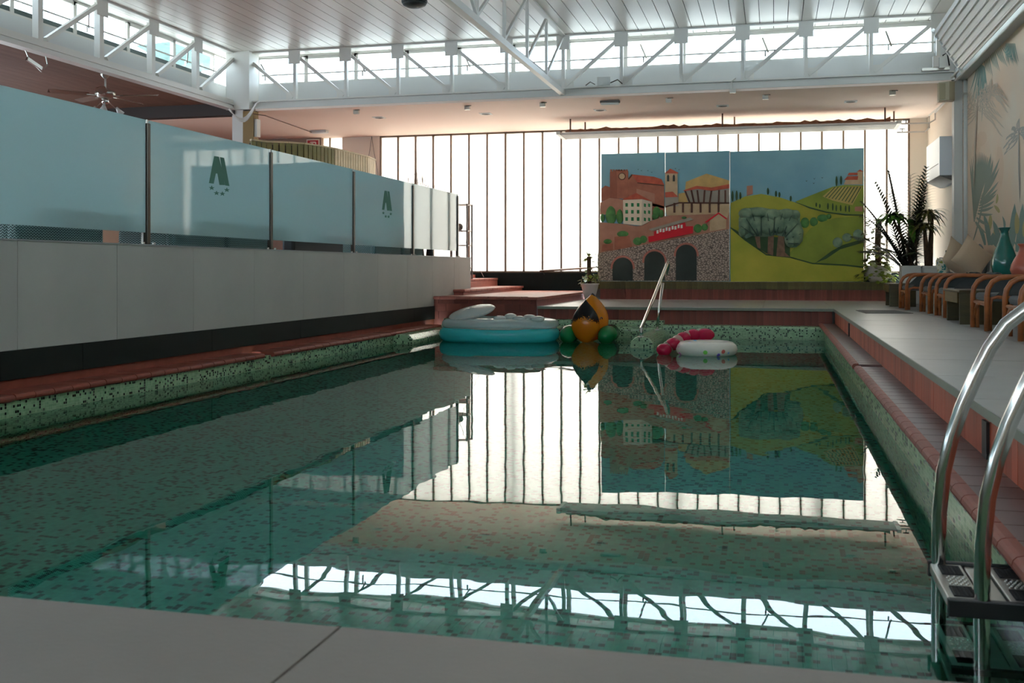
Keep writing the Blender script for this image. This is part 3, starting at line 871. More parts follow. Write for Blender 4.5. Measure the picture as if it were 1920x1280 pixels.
# speaker on right column
e = empty('wall_speaker', (3.18, 21.4, 4.1), label='beige wedge loudspeaker on the right steel column', cat='speaker')
MB().prismz([(3.05, 21.5), (3.33, 21.5), (3.33, 21.25), (3.22, 21.2), (3.05, 21.3)], 3.93, 4.29).build('cabinet', M_CREAMBOX, e, bevel=.008)
MB().box(3.06, 3.20, 21.235, 21.245, 3.96, 4.26).build('grille', mat('beige grille', (160, 150, 122), .8), e)
e = empty('motor_box', (2.9, 21.3, 4.55), label='small motor box with wires beside the tilted heating panel', cat='box')
MB().box(2.75, 3.25, 21.32, 21.41, 4.53, 4.58).build('rail', M_BRUSH, e)
MB().box(2.95, 3.12, 21.28, 21.41, 4.58, 4.8).build('housing', M_POTG, e, bevel=.01)
MB().tube([(3.12, 21.3, 4.8), (3.2, 21.3, 4.85), (3.24, 21.3, 4.6)], .014, 6).build('wire', M_PLASTICB, e)
# dome loudspeaker hanging from the main ceiling
c = at(777, 2, Z=5.5)
e = empty('dome_speaker', (c.x, c.y, CE), label='black hanging dome loudspeaker at the top edge', cat='speaker')
MB().lathe([(.03, .12), (.12, .11), (.2, .06), (.235, 0), (.23, -.03)], (c.x, c.y, 5.5), 24).build('shell', M_PLASTICB, e, smooth=True)
MB().lathe([(.225, -.03), (.2, -.075), (.12, -.11), (.02, -.12)], (c.x, c.y, 5.5), 24).build('grille', mat('black mesh grille', (34, 40, 36), .6, vary=.5, scale=60), e, smooth=True)
MB().tube([(c.x, c.y, 5.6), (c.x, c.y, CE)], .02, 8).build('stem', M_PLASTICB, e)

# ceiling fan
def fan():
    X, Y = -12.42, 17.4
    e = empty('ceiling_fan', (X, Y, 4.48), label='bronze ceiling fan with spot lamps under the brown boarded ceiling', cat='fan')
    MB().lathe([(.03, -.12), (.09, -.05), (.1, 0)], (X, Y, 4.48), 18).build('canopy', M_BRUSH, e, smooth=True)
    MB().tube([(X, Y, 4.38), (X, Y, 4.12)], .02, 8).build('down_rod', M_BRUSH, e)
    MB().lathe([(.04, -.10), (.13, -.08), (.19, -.02), (.18, .03), (.08, .06), (.03, .08)], (X, Y, 4.08), 22).build('motor', M_BRUSH, e, smooth=True)
    MB().lathe([(.05, -.09), (.07, -.06), (.07, 0)], (X, Y, 3.97), 14).build('light_hub', M_STEEL, e, smooth=True)
    for k in range(5):
        a = math.radians(72 * k + 12)
        d = Vector((math.cos(a), math.sin(a), 0)); s = Vector((-d.y, d.x, 0))
        o = Vector((X, Y, 4.03))
        vs = []
        for t, wd in ((.3, .05), (.42, .075), (.95, .085), (1.02, .05)):
            for sg in (-1, 1):
                for th in (0, .01):
                    vs.append(o + d * t + s * wd * sg + Vector((0, 0, .02 * sg + th)))
        fs = []
        for i in range(3):
            q = 4 * i
            fs += [(q, q + 2, q + 6, q + 4), (q + 1, q + 5, q + 7, q + 3), (q, q + 4, q + 5, q + 1), (q + 2, q + 3, q + 7, q + 6)]
        fs += [(0, 1, 3, 2), (12, 14, 15, 13)]
        bl = MB().add(vs, fs).build('blade', mat('fan blade wood', (112, 84, 66), .5), e)
        MB().bar(o + d * .15, o + d * .34, .03, .012).build('blade_arm', M_BRUSH, bl)
    for k in range(3):
        a = math.radians(120 * k - 60)
        p = Vector((X + .06 * math.cos(a), Y + .06 * math.sin(a), 3.93))
        q = p + Vector((.16 * math.cos(a), .16 * math.sin(a), -.12))
        MB().tube([p, q], .01, 6).build('lamp_arm', M_BRUSH, e)
        MB().tube([q + Vector((0, 0, .03)), q + Vector((.03 * math.cos(a), .03 * math.sin(a), -.02)), q + Vector((.1 * math.cos(a), .1 * math.sin(a), -.1))], [.02, .035, .07], 12).build('spot_shade', M_POTW, e, smooth=True)
fan()
# ================================================================== GLASS BALUSTRADE
gb = empty('glass_balustrade', (XW, 14, .977), label='frosted glass balustrade with dark steel posts on the parapet', cat='balustrade')
PY = [21.35 - 2.845 * k for k in range(8)]
GX = -6.60
glass_panels = []
for k in range(7):
    y1, y0 = PY[k], PY[k + 1]
    glass_panels.append(MB().box(GX - .006, GX + .006, y0 + .035, y1 - .035, 1.105, 2.325).build('glass_panel', M_FROST, gb))
for y in PY:
    p = MB().box(GX - .03, GX + .03, y - .028, y + .028, .979, 2.29).build('post', M_DSTEEL, gb, bevel=.008)
    MB().tube([(GX, y, 2.29), (GX, y, 2.33)], .012, 8).build('post_cap', M_BRUSH, p)
    MB().tube([(GX + .02, y - .1, .979), (GX + .02, y - .1, 1.0)], .018, 8).tube([(GX + .02, y + .1, .979), (GX + .02, y + .1, 1.0)], .018, 8).build('foot_bolt', M_BRUSH, p)
def yzprism(pts, x0, x1):
    m = MB()
    n = len(pts)
    vs = [(x0, p.y, p.z) for p in pts] + [(x1, p.y, p.z) for p in pts]
    fs = [tuple(range(n)), tuple(n + i for i in reversed(range(n)))] + [(i, n + i, n + (i + 1) % n, (i + 1) % n) for i in range(n)]
    return m.add(vs, fs)
LX = GX + .0062
def LP(x, y): return at(660 + x / 12.8, 330 + y / 12.8, X=LX)
logo = [[(780, 350), (798, 352), (812, 545), (800, 640), (775, 812), (720, 806)],
        [(790, 351), (835, 357), (868, 545), (905, 828), (842, 828), (818, 640), (800, 545)],
        [(847, 360), (897, 372), (958, 840), (908, 832), (880, 645), (868, 545)],
        [(757, 545), (885, 545), (895, 640), (742, 640)]]
def star(cx, cy, r):
    return [(cx + (r if i % 2 == 0 else r * .42) * math.sin(math.pi * i / 5) * .85, cy - (r if i % 2 == 0 else r * .42) * math.cos(math.pi * i / 5)) for i in range(10)]
logo += [star(752, 885, 42), star(808, 968, 42), star(876, 975, 42), star(928, 908, 42)]
for pi_, dy in ((1, 0), (3, -2 * 2.845)):
    lm = MB()
    for j, pl_ in enumerate(logo):
        pts = [LP(x, y) + Vector((0, dy, 0)) for x, y in pl_]
        q = yzprism(pts, LX + .0004 * (j % 4), LX + .0012 + .0004 * (j % 4))
        lm.add(q.v, q.f)
    lm.build('emblem', M_LOGO, glass_panels[pi_], label='grey green hotel emblem above four stars')

# ================================================================== MURALS
MY = 24.90
def M6(x, y):
    p = at(1100 + x / 4.2667, 260 + y / 4.2667, Y=MY); return (p.x, p.z)
def M7(x, y):
    p = at(1350 + x / 4.2667, 260 + y / 4.2667, Y=MY); return (p.x, p.z)
def paint(name, col, alt=None, scale=3.0, **k):
    col = tuple(min(250, q * 1.1 + 4) for q in col)
    alt = tuple(min(250, q * 1.1 + 4) for q in alt) if alt else None
    return mat('paint ' + name, col, .75, vary=k.get('vary', .12), scale=scale, alt=alt, bump=.15, bscale=18)
P_SKY = paint('sky', (128, 172, 180), alt=(106, 152, 168), scale=.8)
P_BROWN = paint('brown', (168, 106, 82), alt=(146, 88, 68), scale=5)
P_BROWN2 = paint('pink brown', (176, 128, 106), alt=(160, 112, 90), scale=4)
P_ROOF = paint('roof', (190, 92, 66), alt=(164, 76, 58), scale=8)
P_BEIGE = paint('beige', (196, 172, 138), alt=(178, 152, 116), scale=5)
P_CREAM = paint('cream', (218, 202, 178), vary=.06)
P_YEL = paint('ochre', (198, 164, 100), alt=(176, 146, 90), scale=5)
P_GREY = paint('grey', (150, 142, 128), vary=.1)
P_DARK = paint('dark', (46, 54, 50), vary=.2)
P_LINE = paint('line', (84, 52, 40), vary=.1)
P_GREEN = paint('green', (84, 138, 74), alt=(62, 108, 58), scale=10)
P_RED = paint('red', (200, 30, 44), vary=.1)
P_WHITE = paint('white', (226, 216, 206), vary=.03)
P_WINDOW = paint('shutter', (46, 120, 70), vary=.1)
P_PINK = paint('arch trim', (176, 110, 96), vary=.15)
P_HILL = paint('hill', (170, 166, 62), alt=(138, 140, 50), scale=1.4)
P_HILL2 = paint('green hill', (138, 152, 58), alt=(110, 128, 48), scale=1.6)
P_HILL3 = paint('near field', (184, 176, 66), alt=(150, 156, 52), scale=1.2)
P_TREE = paint('tree', (128, 152, 124), alt=(88, 116, 96), scale=6)
P_TREED = paint('cypress', (50, 76, 44), vary=.2)
P_VINE = paint('vineyard', (172, 154, 88), vary=.1)
def stone_paint():
    m = mat('paint stone wall', (176, 160, 148), .85)
    nt = m.node_tree; b = nt.nodes['Principled BSDF']
    tc = nt.nodes.new('ShaderNodeTexCoord')
    mp = nt.nodes.new('ShaderNodeMapping'); mp.inputs['Scale'].default_value = (1, 1, 1.7)
    nt.links.new(tc.outputs['Object'], mp.inputs['Vector'])
    v = nt.nodes.new('ShaderNodeTexVoronoi'); v.feature = 'DISTANCE_TO_EDGE'; v.inputs['Scale'].default_value = 15
    nt.links.new(mp.outputs[0], v.inputs['Vector'])
    r = nt.nodes.new('ShaderNodeValToRGB')
    r.color_ramp.elements[0].position = .05; r.color_ramp.elements[0].color = lin((104, 92, 86))
    r.color_ramp.elements[1].position = .16; r.color_ramp.elements[1].color = lin((200, 182, 166))
    nt.links.new(v.outputs['Distance'], r.inputs['Fac'])
    nt.links.new(r.outputs['Color'], b.inputs['Base Color'])
    return m
P_STONE = stone_paint()

mu1 = empty('relief_mural', (-2.5, MY, .43), label='painted relief mural of a hill town with red rail car and stone arches', cat='mural')
def pc(T, mu, name, pts, d, m, base=0.0, parent=None):
    return MB().prism([T(x, y) for x, y in pts], MY - d, MY - base + .002).build(name, m, parent or mu)
def blob(T, mu, name, cx, cy, rx, ry, d, m):
    c = T(cx, cy); r = (T(cx + rx, cy)[0] - c[0], T(cx, cy - ry)[1] - c[1])
    return MB().ball((c[0], MY - .004, c[1]), r[0], d, r[1], 12, 7).build(name, m, mu, smooth=True)
MB().box(M6(118, 0)[0], M6(625.5, 0)[0], MY, MY + .06, .43, 3.50).build('board', P_SKY, mu1)
MB().box(M6(629, 0)[0], M6(1142, 0)[0], MY, MY + .06, .43, 3.495).build('board', P_SKY, mu1)
A = lambda n, p, d, m, parent=None: pc(M6, mu1, n, p, d, m, parent=parent)
A('annex', [(118, 400), (150, 375), (190, 388), (190, 492), (118, 500)], .02, P_BROWN)
tw = A('clock_tower', [(188, 268), (240, 252), (333, 258), (335, 482), (188, 474)], .04, P_BROWN)
for i in range(7):
    A('merlon', [(190 + 21 * i, 268 - 2 * i), (203 + 21 * i, 268 - 2 * i), (203 + 21 * i, 247), (190 + 21 * i, 247)], .04, P_BROWN, tw)
A('tower_shade_side', [(188, 268), (240, 252), (243, 478), (188, 474)], .045, paint('umber', (140, 84, 64)), tw)
A('clock_rim', [(285 + 29 * math.cos(t * .3142), 302 + 29 * math.sin(t * .3142)) for t in range(20)], .05, P_LINE, tw)
A('clock_face', [(285 + 23 * math.cos(t * .3142), 302 + 23 * math.sin(t * .3142)) for t in range(20)], .055, P_BEIGE, tw)
ch = A('church', [(333, 322), (365, 290), (408, 352), (620, 376), (622, 560), (333, 490)], .03, P_BROWN)
A('church_roof', [(362, 286), (540, 305), (600, 325), (622, 372), (408, 350)], .045, P_ROOF, ch)
A('eaves_line', [(333, 320), (362, 286), (368, 290), (340, 328)], .047, P_LINE, ch)
A('eaves_line', [(408, 350), (620, 371), (620, 378), (408, 357)], .047, P_LINE, ch)
A('side_wall', [(400, 400), (545, 440), (545, 515), (470, 500), (400, 450)], .038, P_BROWN2, ch)
A('low_wall', [(112, 512), (210, 460), (292, 492), (296, 610), (110, 606)], .03, P_BROWN2)
A('town_wall', [(520, 515), (622, 540), (622, 620), (520, 650)], .03, P_BROWN)
hs = A('white_house', [(293, 490), (445, 484), (441, 696), (295, 682)], .05, P_CREAM)
A('side_front', [(445, 484), (526, 506), (523, 652), (441, 696)], .052, paint('shaded cream', (198, 184, 162), vary=.05), hs)
A('house_roof', [(284, 489), (400, 436), (528, 503), (445, 484)], .07, P_ROOF, hs)
for y in (530, 585, 643):
    for x in (322, 368, 414):
        A('window', [(x - 10, y - 14), (x + 10, y - 14), (x + 10, y + 14), (x - 10, y + 14)], .056, P_WINDOW, hs)
    for x in (468, 502):
        A('window', [(x - 8, y - 12), (x + 8, y - 8), (x + 8, y + 18), (x - 8, y + 14)], .058, P_WINDOW, hs)
for b in ((195, 610, 46, 80), (266, 620, 30, 62), (128, 632, 18, 36), (560, 590, 36, 54), (600, 600, 20, 38), (545, 622, 24, 30)):
    blob(M6, mu1, 'tree', *b, .06, P_GREEN)
bt = A('bell_tower', [(629, 272), (726, 272), (728, 462), (629, 462)], .045, P_BEIGE)
A('tower_roof', [(627, 278), (670, 240), (735, 274), (729, 280)], .06, P_ROOF, bt)
for x in (653, 699):
    A('arched_window', [(x - 9, 342), (x - 9, 300), (x, 286), (x + 9, 300), (x + 9, 342)], .05, P_DARK, bt)
A('chapel', [(629, 466), (735, 466), (735, 540), (629, 545)], .05, P_GREY, bt)
A('chapel_roof', [(629, 430), (690, 425), (735, 466), (629, 470)], .06, P_ROOF, bt)
th_ = A('theatre', [(790, 390), (795, 345), (960, 280), (1142, 335), (1142, 405), (790, 420)], .03, P_YEL)
A('facade', [(780, 418), (890, 402), (1000, 418), (1142, 398), (1142, 514), (822, 514)], .035, P_GREY, th_)
A('roof_band', [(772, 415), (880, 378), (1000, 392), (1142, 364), (1142, 397), (1000, 418), (890, 402), (785, 420)], .06, P_ROOF, th_)
for x0, x1 in ((786, 826), (838, 860), (886, 898), (945, 938), (1000, 985), (1060, 1056), (1110, 1110)):
    A('column', [(x0 - 7, 412), (x0 + 7, 412), (x1 + 7, 512), (x1 - 7, 512)], .05, P_LINE, th_)
A('small_house', [(735, 440), (785, 430), (815, 512), (735, 515)], .03, P_YEL)
tr_ = A('terrace_wall', [(632, 550), (742, 514), (1142, 514), (1142, 590), (1060, 602), (640, 615)], .04, P_BEIGE)
A('rail', [(632, 540), (742, 508), (1142, 510), (1142, 521), (742, 519), (632, 552)], .055, P_LINE, tr_)
for x in (703, 772, 842, 912, 985, 1056):
    A('pier', [(x - 8, 515), (x + 8, 515), (x + 8, 592), (x - 8, 592)], .055, P_LINE, tr_)
A('hillside', [(106, 668), (290, 682), (400, 700), (441, 696), (520, 655), (622, 622), (742, 600), (1142, 590), (1142, 780), (106, 925)], .035, P_BROWN2)
for b in ((290, 762, 56, 30), (170, 822, 40, 24), (410, 820, 46, 38), (455, 805, 36, 36), (890, 718, 40, 42), (945, 708, 32, 34), (780, 632, 24, 12)):
    blob(M6, mu1, 'bush', *b, .06, P_GREEN)
A('garden_wall', [(225, 784), (345, 778), (368, 870), (225, 896)], .05, P_BROWN)
A('garden_wall', [(128, 845), (212, 838), (212, 886), (122, 902)], .05, P_BROWN)
tn = A('rail_car', [(495, 782), (541, 776), (541, 742), (790, 670), (796, 702), (852, 700), (852, 756), (500, 829)], .075, P_RED)
A('car_roof', [(500, 724), (830, 630), (856, 648), (520, 738)], .09, P_GREY, tn)
for gx in (570, 594, 618, 642, 665, 690, 713, 738, 762):
    yy = 735 - (gx - 570) * .22 + (6 if (gx // 24) % 2 else 0)
    A('car_window', [(gx - 8, yy - 8), (gx + 8, yy - 11), (gx + 8, yy + 16), (gx - 8, yy + 19)], .08, P_WHITE, tn)
sh = A('shed', [(985, 655), (1058, 600), (1116, 640), (1116, 718), (985, 742)], .05, P_BEIGE)
A('shed_frame', [(945, 668), (1056, 590), (1124, 638), (1116, 646), (1056, 603), (960, 672)], .065, P_RED, sh)
A('shed_roof', [(1056, 590), (1092, 568), (1142, 582), (1122, 640)], .06, P_BEIGE, sh)
sw = A('stone_viaduct', [(92, 916), (1142, 722), (1142, 1138), (92, 1136)], .055, P_STONE)
for x0, x1, top in ((210, 372, 950), (463, 627, 900), (715, 882, 847)):
    cx, r = (x0 + x1) / 2, (x1 - x0) / 2
    def ar(rr, tp, bt_):
        return [(cx - rr, bt_)] + [(cx - rr * math.cos(math.pi * i / 12), tp + r - (rr) * math.sin(math.pi * i / 12)) for i in range(13)] + [(cx + rr, bt_)]
    A('arch_trim', ar(r + 16, top, top + r + 10), .06, P_PINK, sw)
    A('arch_opening', ar(r, top, 1134), .065, P_DARK, sw)
for (x, y) in ((412, 245), (438, 255), (490, 255), (520, 268), (710, 238), (738, 248)):
    A('bird', [(x - 7, y - 5), (x, y), (x + 7, y - 6), (x, y + 5)], .004, P_DARK)

mu2 = empty('relief_mural', (.5, MY, .43), label='painted relief mural of green hills with large tree and vineyard', cat='mural')
MB().box(M6(1142, 0)[0] + .003, M7(1150, 0)[0], MY, MY + .06, .43, 3.475).build('board', P_SKY, mu2)
MB().box(M6(1142, 0)[0] + .004, M7(84, 0)[0] - .004, MY - .02, MY - .001, 2.2, 3.5).build('joint_strip', M_BRUSH, mu2)
B = lambda n, p, d, m, parent=None: pc(M7, mu2, n, p, d, m, parent=parent)
B('far_hill', [(85, 515), (200, 462), (330, 442), (480, 470), (600, 510), (750, 560), (900, 600), (1148, 612), (1148, 1142), (85, 1142)], .02, P_HILL)
rh = B('vineyard_hill', [(605, 502), (760, 440), (900, 385), (1000, 370), (1148, 375), (1148, 615), (850, 585), (620, 515)], .028, P_HILL2)
B('vineyard', [(820, 462), (905, 390), (1140, 380), (1060, 532), (900, 495)], .034, P_VINE, rh)
for i in range(9):
    t = i / 8
    B('vine_row', [(840 + 210 * t, 468 + 50 * t * .9), (846 + 210 * t, 470 + 50 * t * .9), (925 + 205 * t, 386), (917 + 205 * t, 386)], .038, P_TREED, rh)
hh = B('villa', [(990, 366), (1010, 320), (1100, 318), (1100, 366)], .04, P_BEIGE)
B('villa_roof', [(992, 330), (1018, 302), (1104, 300), (1100, 330)], .05, P_ROOF, hh)
B('villa_roof', [(1020, 292), (1030, 274), (1100, 272), (1100, 290)], .05, P_ROOF, hh)
B('villa_tower', [(1100, 262), (1140, 262), (1140, 366), (1100, 366)], .045, P_BEIGE, hh)
B('tower_cap', [(1094, 264), (1118, 248), (1146, 264)], .055, P_ROOF, hh)
B('ruin_tower', [(214, 378), (262, 374), (262, 442), (214, 458)], .03, P_BROWN2)
B('farmhouse', [(1078, 545), (1140, 540), (1140, 582), (1078, 580)], .035, P_BROWN2)
for (x, y, h) in ((100, 460, 45), (133, 455, 42), (162, 458, 32), (383, 420, 28), (448, 440, 25), (475, 448, 22), (566, 480, 24), (932, 340, 42), (968, 332, 36),
                  (770, 528, 22), (798, 538, 22), (863, 540, 34), (902, 545, 40), (930, 555, 34), (965, 555, 34), (1005, 560, 34), (1033, 560, 36)):
    blob(M7, mu2, 'cypress', x, y, 9, h, .04, P_TREED)
B('middle_hill', [(520, 960), (620, 840), (720, 720), (800, 670), (930, 632), (1148, 618), (1148, 1060), (740, 1000)], .032, P_HILL2)
B('hill_track', [(600, 505), (720, 548), (850, 583), (1000, 604), (1148, 606), (1148, 616), (1000, 614), (850, 593), (715, 558)], .04, P_TREED)
B('hedge', [(890, 900), (980, 850), (1148, 800), (1148, 830), (960, 885), (850, 960), (760, 995)], .036, P_TREED)
crown = [(150, 640), (165, 590), (230, 555), (300, 548), (370, 556), (440, 572), (520, 565), (600, 572), (640, 600), (640, 660), (668, 740), (660, 820), (610, 868), (560, 872),
         (520, 830), (520, 785), (440, 770), (400, 782), (330, 785), (260, 778), (210, 800), (165, 760), (150, 700)]
ct_ = empty('x') if False else None
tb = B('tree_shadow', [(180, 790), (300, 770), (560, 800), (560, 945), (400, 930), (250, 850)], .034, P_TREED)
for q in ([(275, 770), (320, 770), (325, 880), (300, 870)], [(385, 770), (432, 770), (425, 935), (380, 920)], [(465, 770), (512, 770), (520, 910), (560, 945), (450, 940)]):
    B('tree_trunk', q, .06, paint('trunk', (120, 94, 74), vary=.2, scale=12))
cw = B('tree_crown', crown, .075, P_TREE)
for (cx, cy, rx, ry) in ((210, 600, 62, 45), (310, 590, 85, 42), (420, 610, 80, 48), (530, 605, 75, 45), (600, 610, 42, 40), (205, 690, 55, 75), (290, 690, 70, 80), (380, 690, 70, 75),
                         (470, 680, 65, 80), (560, 690, 70, 80), (610, 770, 52, 90), (560, 800, 45, 70), (180, 740, 32, 48)):
    c = M7(cx, cy); r = (M7(cx + rx, cy)[0] - c[0], M7(cx, cy - ry)[1] - c[1])
    MB().ball((c[0], MY - .07, c[1]), r[0], .13, r[1], 14, 9).build('leaf_lobe', P_TREE, cw, smooth=True)
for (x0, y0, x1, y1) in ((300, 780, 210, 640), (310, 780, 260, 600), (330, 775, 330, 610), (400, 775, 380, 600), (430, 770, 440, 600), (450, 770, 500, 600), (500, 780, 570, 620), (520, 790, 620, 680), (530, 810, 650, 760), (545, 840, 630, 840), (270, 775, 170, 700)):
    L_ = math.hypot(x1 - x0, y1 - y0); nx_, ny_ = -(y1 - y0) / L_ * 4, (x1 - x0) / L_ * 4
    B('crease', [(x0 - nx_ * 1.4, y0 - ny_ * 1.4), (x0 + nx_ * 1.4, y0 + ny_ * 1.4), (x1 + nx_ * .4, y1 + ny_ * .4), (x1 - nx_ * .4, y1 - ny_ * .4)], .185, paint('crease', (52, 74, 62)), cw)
for b in ((750, 665, 36, 38), (820, 635, 48, 32), (870, 622, 22, 22), (680, 672, 38, 44), (940, 830, 46, 48), (1015, 790, 44, 40), (1105, 768, 48, 52)):
    blob(M7, mu2, 'bush', *b, .06, P_TREE if b[0] > 900 else P_GREEN)
B('near_field', [(85, 715), (140, 745), (200, 810), (260, 850), (370, 930), (460, 945), (560, 950), (660, 975), (740, 1000), (860, 1012), (1000, 1015), (1148, 1032), (1148, 1142), (85, 1142)], .045, P_HILL3)
B('field_edge', [(85, 708), (140, 738), (200, 803), (370, 922), (560, 943), (740, 992), (1000, 1005), (1148, 1022), (1148, 1034), (1000, 1017), (740, 1003), (560, 953), (370, 933), (195, 812), (85, 718)], .05, P_TREED)
for (x, y) in ((692, 338), (755, 320), (750, 356), (818, 312)):
    B('bird', [(x - 9, y - 6), (x, y), (x + 9, y - 8), (x, y + 6)], .004, P_DARK)

# ================================================================== PALM WALLPAPER PRINT
WX = RW - .002
def WP(x, y): return at(1780 + x / 3.2, 100 + y / 3.2, X=WX)
def leaflet(m, a, b, w, bend=0.0, n=5):
    """flat blade printed on the paper from a to b in wallpaper pixels"""
    a, b = Vector(a), Vector(b)
    d = b - a
    s = Vector((-d.y, d.x)).normalized()
    L_, R_ = [], []
    for i in range(n + 1):
        t = i / n
        c = a + d * t + s * bend * math.sin(math.pi * t)
        ww = w * math.sin(math.pi * (0.12 + 0.88 * t)) ** .7 / 2 if i < n else 0.3
        L_.append(c + s * ww); R_.append(c - s * ww)
    base = len(m.v)
    off = .00006 * (len(m.f) // 3)
    for p in L_ + R_:
        q = WP(p.x, p.y); m.v.append((WX - off, q.y, q.z))
    for i in range(n):
        m.f.append((base + i, base + i + 1, base + n + 2 + i, base + n + 1 + i))
pr = empty('palm_print', (WX, 18, 2.5), kind='structure', label='faded palm and banana leaf print on the right wall')
C1 = mat('print sage', (128, 138, 124), .85); C2 = mat('print teal', (112, 136, 126), .85); C3 = mat('print sand', (178, 162, 136), .85)
C4 = mat('print peach', (208, 180, 154), .85); C5 = mat('print grey', (160, 154, 144), .85); C6 = mat('print ochre', (168, 156, 104), .85)
# tall frond
m = MB()
for i in range(13):
    t = i / 12
    leaflet(m, (150 + 45 * t, 1010 - 190 * t), (122 + 118 * t, 640 - 50 * math.sin(t * 3)), 13, 4)
for a, b in (((195, 860), (302, 630)), ((190, 875), (300, 688)), ((186, 890), (296, 768)), ((183, 900), (290, 815)), ((180, 915), (282, 842)), ((178, 930), (272, 884)),
             ((174, 945), (268, 918)), ((170, 960), (262, 965)), ((164, 985), (242, 1032)), ((158, 1010), (222, 1080)), ((215, 820), (262, 640)), ((205, 850), (250, 600))):
    leaflet(m, a, b, 17, 6)
leaflet(m, (142, 1130), (215, 800), 9, 10)
m.build('tall_frond', C1, pr)
m = MB()
for i in range(11):   # hanging dark fronds
    leaflet(m, (172 + 4 * i, 50 + 3 * i), (124 + 10 * i, 230 + 60 * (i % 4)), 7, -6)
for i in range(16):
    leaflet(m, (210 + 9 * i, 24 - 5 * i), (228 + 11 * i, 110 + 16 * (i % 4) - 7 * i), 5, 3)
for i in range(10):
    leaflet(m, (340 + 6 * i, -60), (346 + 8 * i, 50 + 12 * (i % 3)), 5, 3)
m.build('hanging_frond', C2, pr)
m = MB()
def crown(m, cx, cy, r, w, n=11, droop=.5):
    for k in range(n):
        a = math.radians(-200 + 220 * k / (n - 1))
        tip = (cx + r * math.cos(a) * .85, cy + r * math.sin(a) + droop * r * abs(math.cos(a)))
        for j in range(5):
            t = .3 + .17 * j
            p = (cx + (tip[0] - cx) * t, cy + (tip[1] - cy) * t - r * .15 * math.sin(math.pi * t))
            leaflet(m, p, (p[0] + r * .26 * math.cos(a), p[1] + r * .3), w, 2, 3)
        leaflet(m, (cx, cy), tip, w, -r * .15)
crown(m, 170, 340, 150, 8); crown(m, 255, 250, 100, 7)
leaflet(m, (168, 340), (150, 820), 10, 4)
m.build('pale_palm', mat('print pale sand', (184, 168, 148), .85), pr)
m = MB()
crown(m, 420, 480, 90, 9, 9, .9); leaflet(m, (418, 480), (425, 900), 9, 3)
m.build('grey_palm', C5, pr)
m = MB()
for a, b, w_ in (((200, 470), (190, 560), 60), ((300, 560), (310, 800), 44), ((170, 540), (150, 600), 50)):
    leaflet(m, a, b, w_, 0)
m.build('peach_wash', C4, pr)
m = MB()
for a, b, w_ in (((360, 1200), (392, 900), 46), ((425, 1210), (470, 960), 60), ((405, 1190), (440, 900), 40), ((300, 1160), (262, 1000), 34), ((240, 1150), (205, 960), 30),
                 ((215, 1150), (165, 1010), 22), ((330, 1060), (318, 975), 14), ((250, 1150), (262, 1075), 36), ((290, 1160), (230, 1100), 30), ((480, 1210), (540, 920), 60),
                 ((400, 1150), (360, 1105), 10), ((520, 1220), (600, 980), 70)):
    leaflet(m, a, b, w_, 7)
m.build('banana_leaf', C2, pr)
m = MB()
for a, b, w_ in (((240, 1060), (246, 960), 24), ((275, 1110), (268, 1050), 20), ((300, 955), (268, 910), 20), ((282, 900), (288, 840), 14), ((405, 1080), (402, 950), 30), ((452, 1100), (455, 990), 36)):
    leaflet(m, a, b, w_, 3)
m.build('ochre_leaf', C6, pr)
struct('trim_5', MB().box(RW - .045, RW, 2, 21.2, 0, .885), M_POTW, label='white wainscot below the palm wallpaper')
# ================================================================== LADDER AND HANDRAIL
ld = empty('pool_ladder', (.7, 3.8, -.27), label='polished steel pool ladder with padded treads at the right edge', cat='ladder')
def rail(y, dx):
    pts = [(.575, -1.6), (.575, -.9), (.575, -.45), (.575, -.30), (.578, -.18), (.592, -.03), (.62, .10), (.655, .21), (.70, .32), (.745, .42), (.80, .505), (.87, .565), (.95, .60), (1.05, .60), (1.15, .56), (1.24, .48), (1.30, .36), (1.33, .2), (1.335, .0)]
    return MB().tube([(x + dx, y, z) for x, z in pts], .0255, 16)
for y, dx in ((4.02, 0.0), (3.60, .07)):
    r = rail(y, dx).build('handrail', M_STEEL, ld, smooth=True)
    MB().lathe([(.06, .0), (.06, .012), (.03, .02)], (1.335 + dx, y, 0), 18).build('base_flange', M_STEEL, r, smooth=True)
for k, z in enumerate((-.36, -.61, -.86)):
    x0 = .545 + .01 * k
    t = empty('x') if False else None
    body = MB().box(x0, x0 + .105, 3.60, 4.02, z - .035, z).box(x0 + .112, x0 + .18, 3.60, 4.02, z - .035, z - .004).box(x0 + .187, x0 + .30, 3.60, 4.02, z - .035, z).build('tread', M_BRUSH, ld, bevel=.004)
    for yy in (3.585, 4.035):
        MB().box(x0 - .005, x0 + .305, yy - .014, yy + .014, z - .05, z + .006).build('end_cap', M_PLASTICB, body, bevel=.004)
    for xa in (x0 + .022, x0 + .207):
        for j, mm in ((0, M_RUBBER), (1, None), (2, M_RUBBER)):
            ya = 3.63 + .125 * j
            if mm:
                pad = MB().box(xa, xa + .07, ya, ya + .11, z, z + .004)
                for a in range(5):
                    for b in range(7):
                        pad.box(xa + .006 + .0125 * a, xa + .014 + .0125 * a, ya + .006 + .0145 * b, ya + .014 + .0145 * b, z + .004, z + .006)
                pad.build('rubber_pad', mm, body)
            else:
                st_ = MB()
                for a in range(4):
                    for b in range(6):
                        st_.lathe([(.006, 0), (.005, .003), (.001, .005)], (xa + .01 + .017 * a + (.008 if b % 2 else 0), ya + .01 + .018 * b, z), 8)
                st_.build('grip_studs', M_STEEL, body, smooth=True)

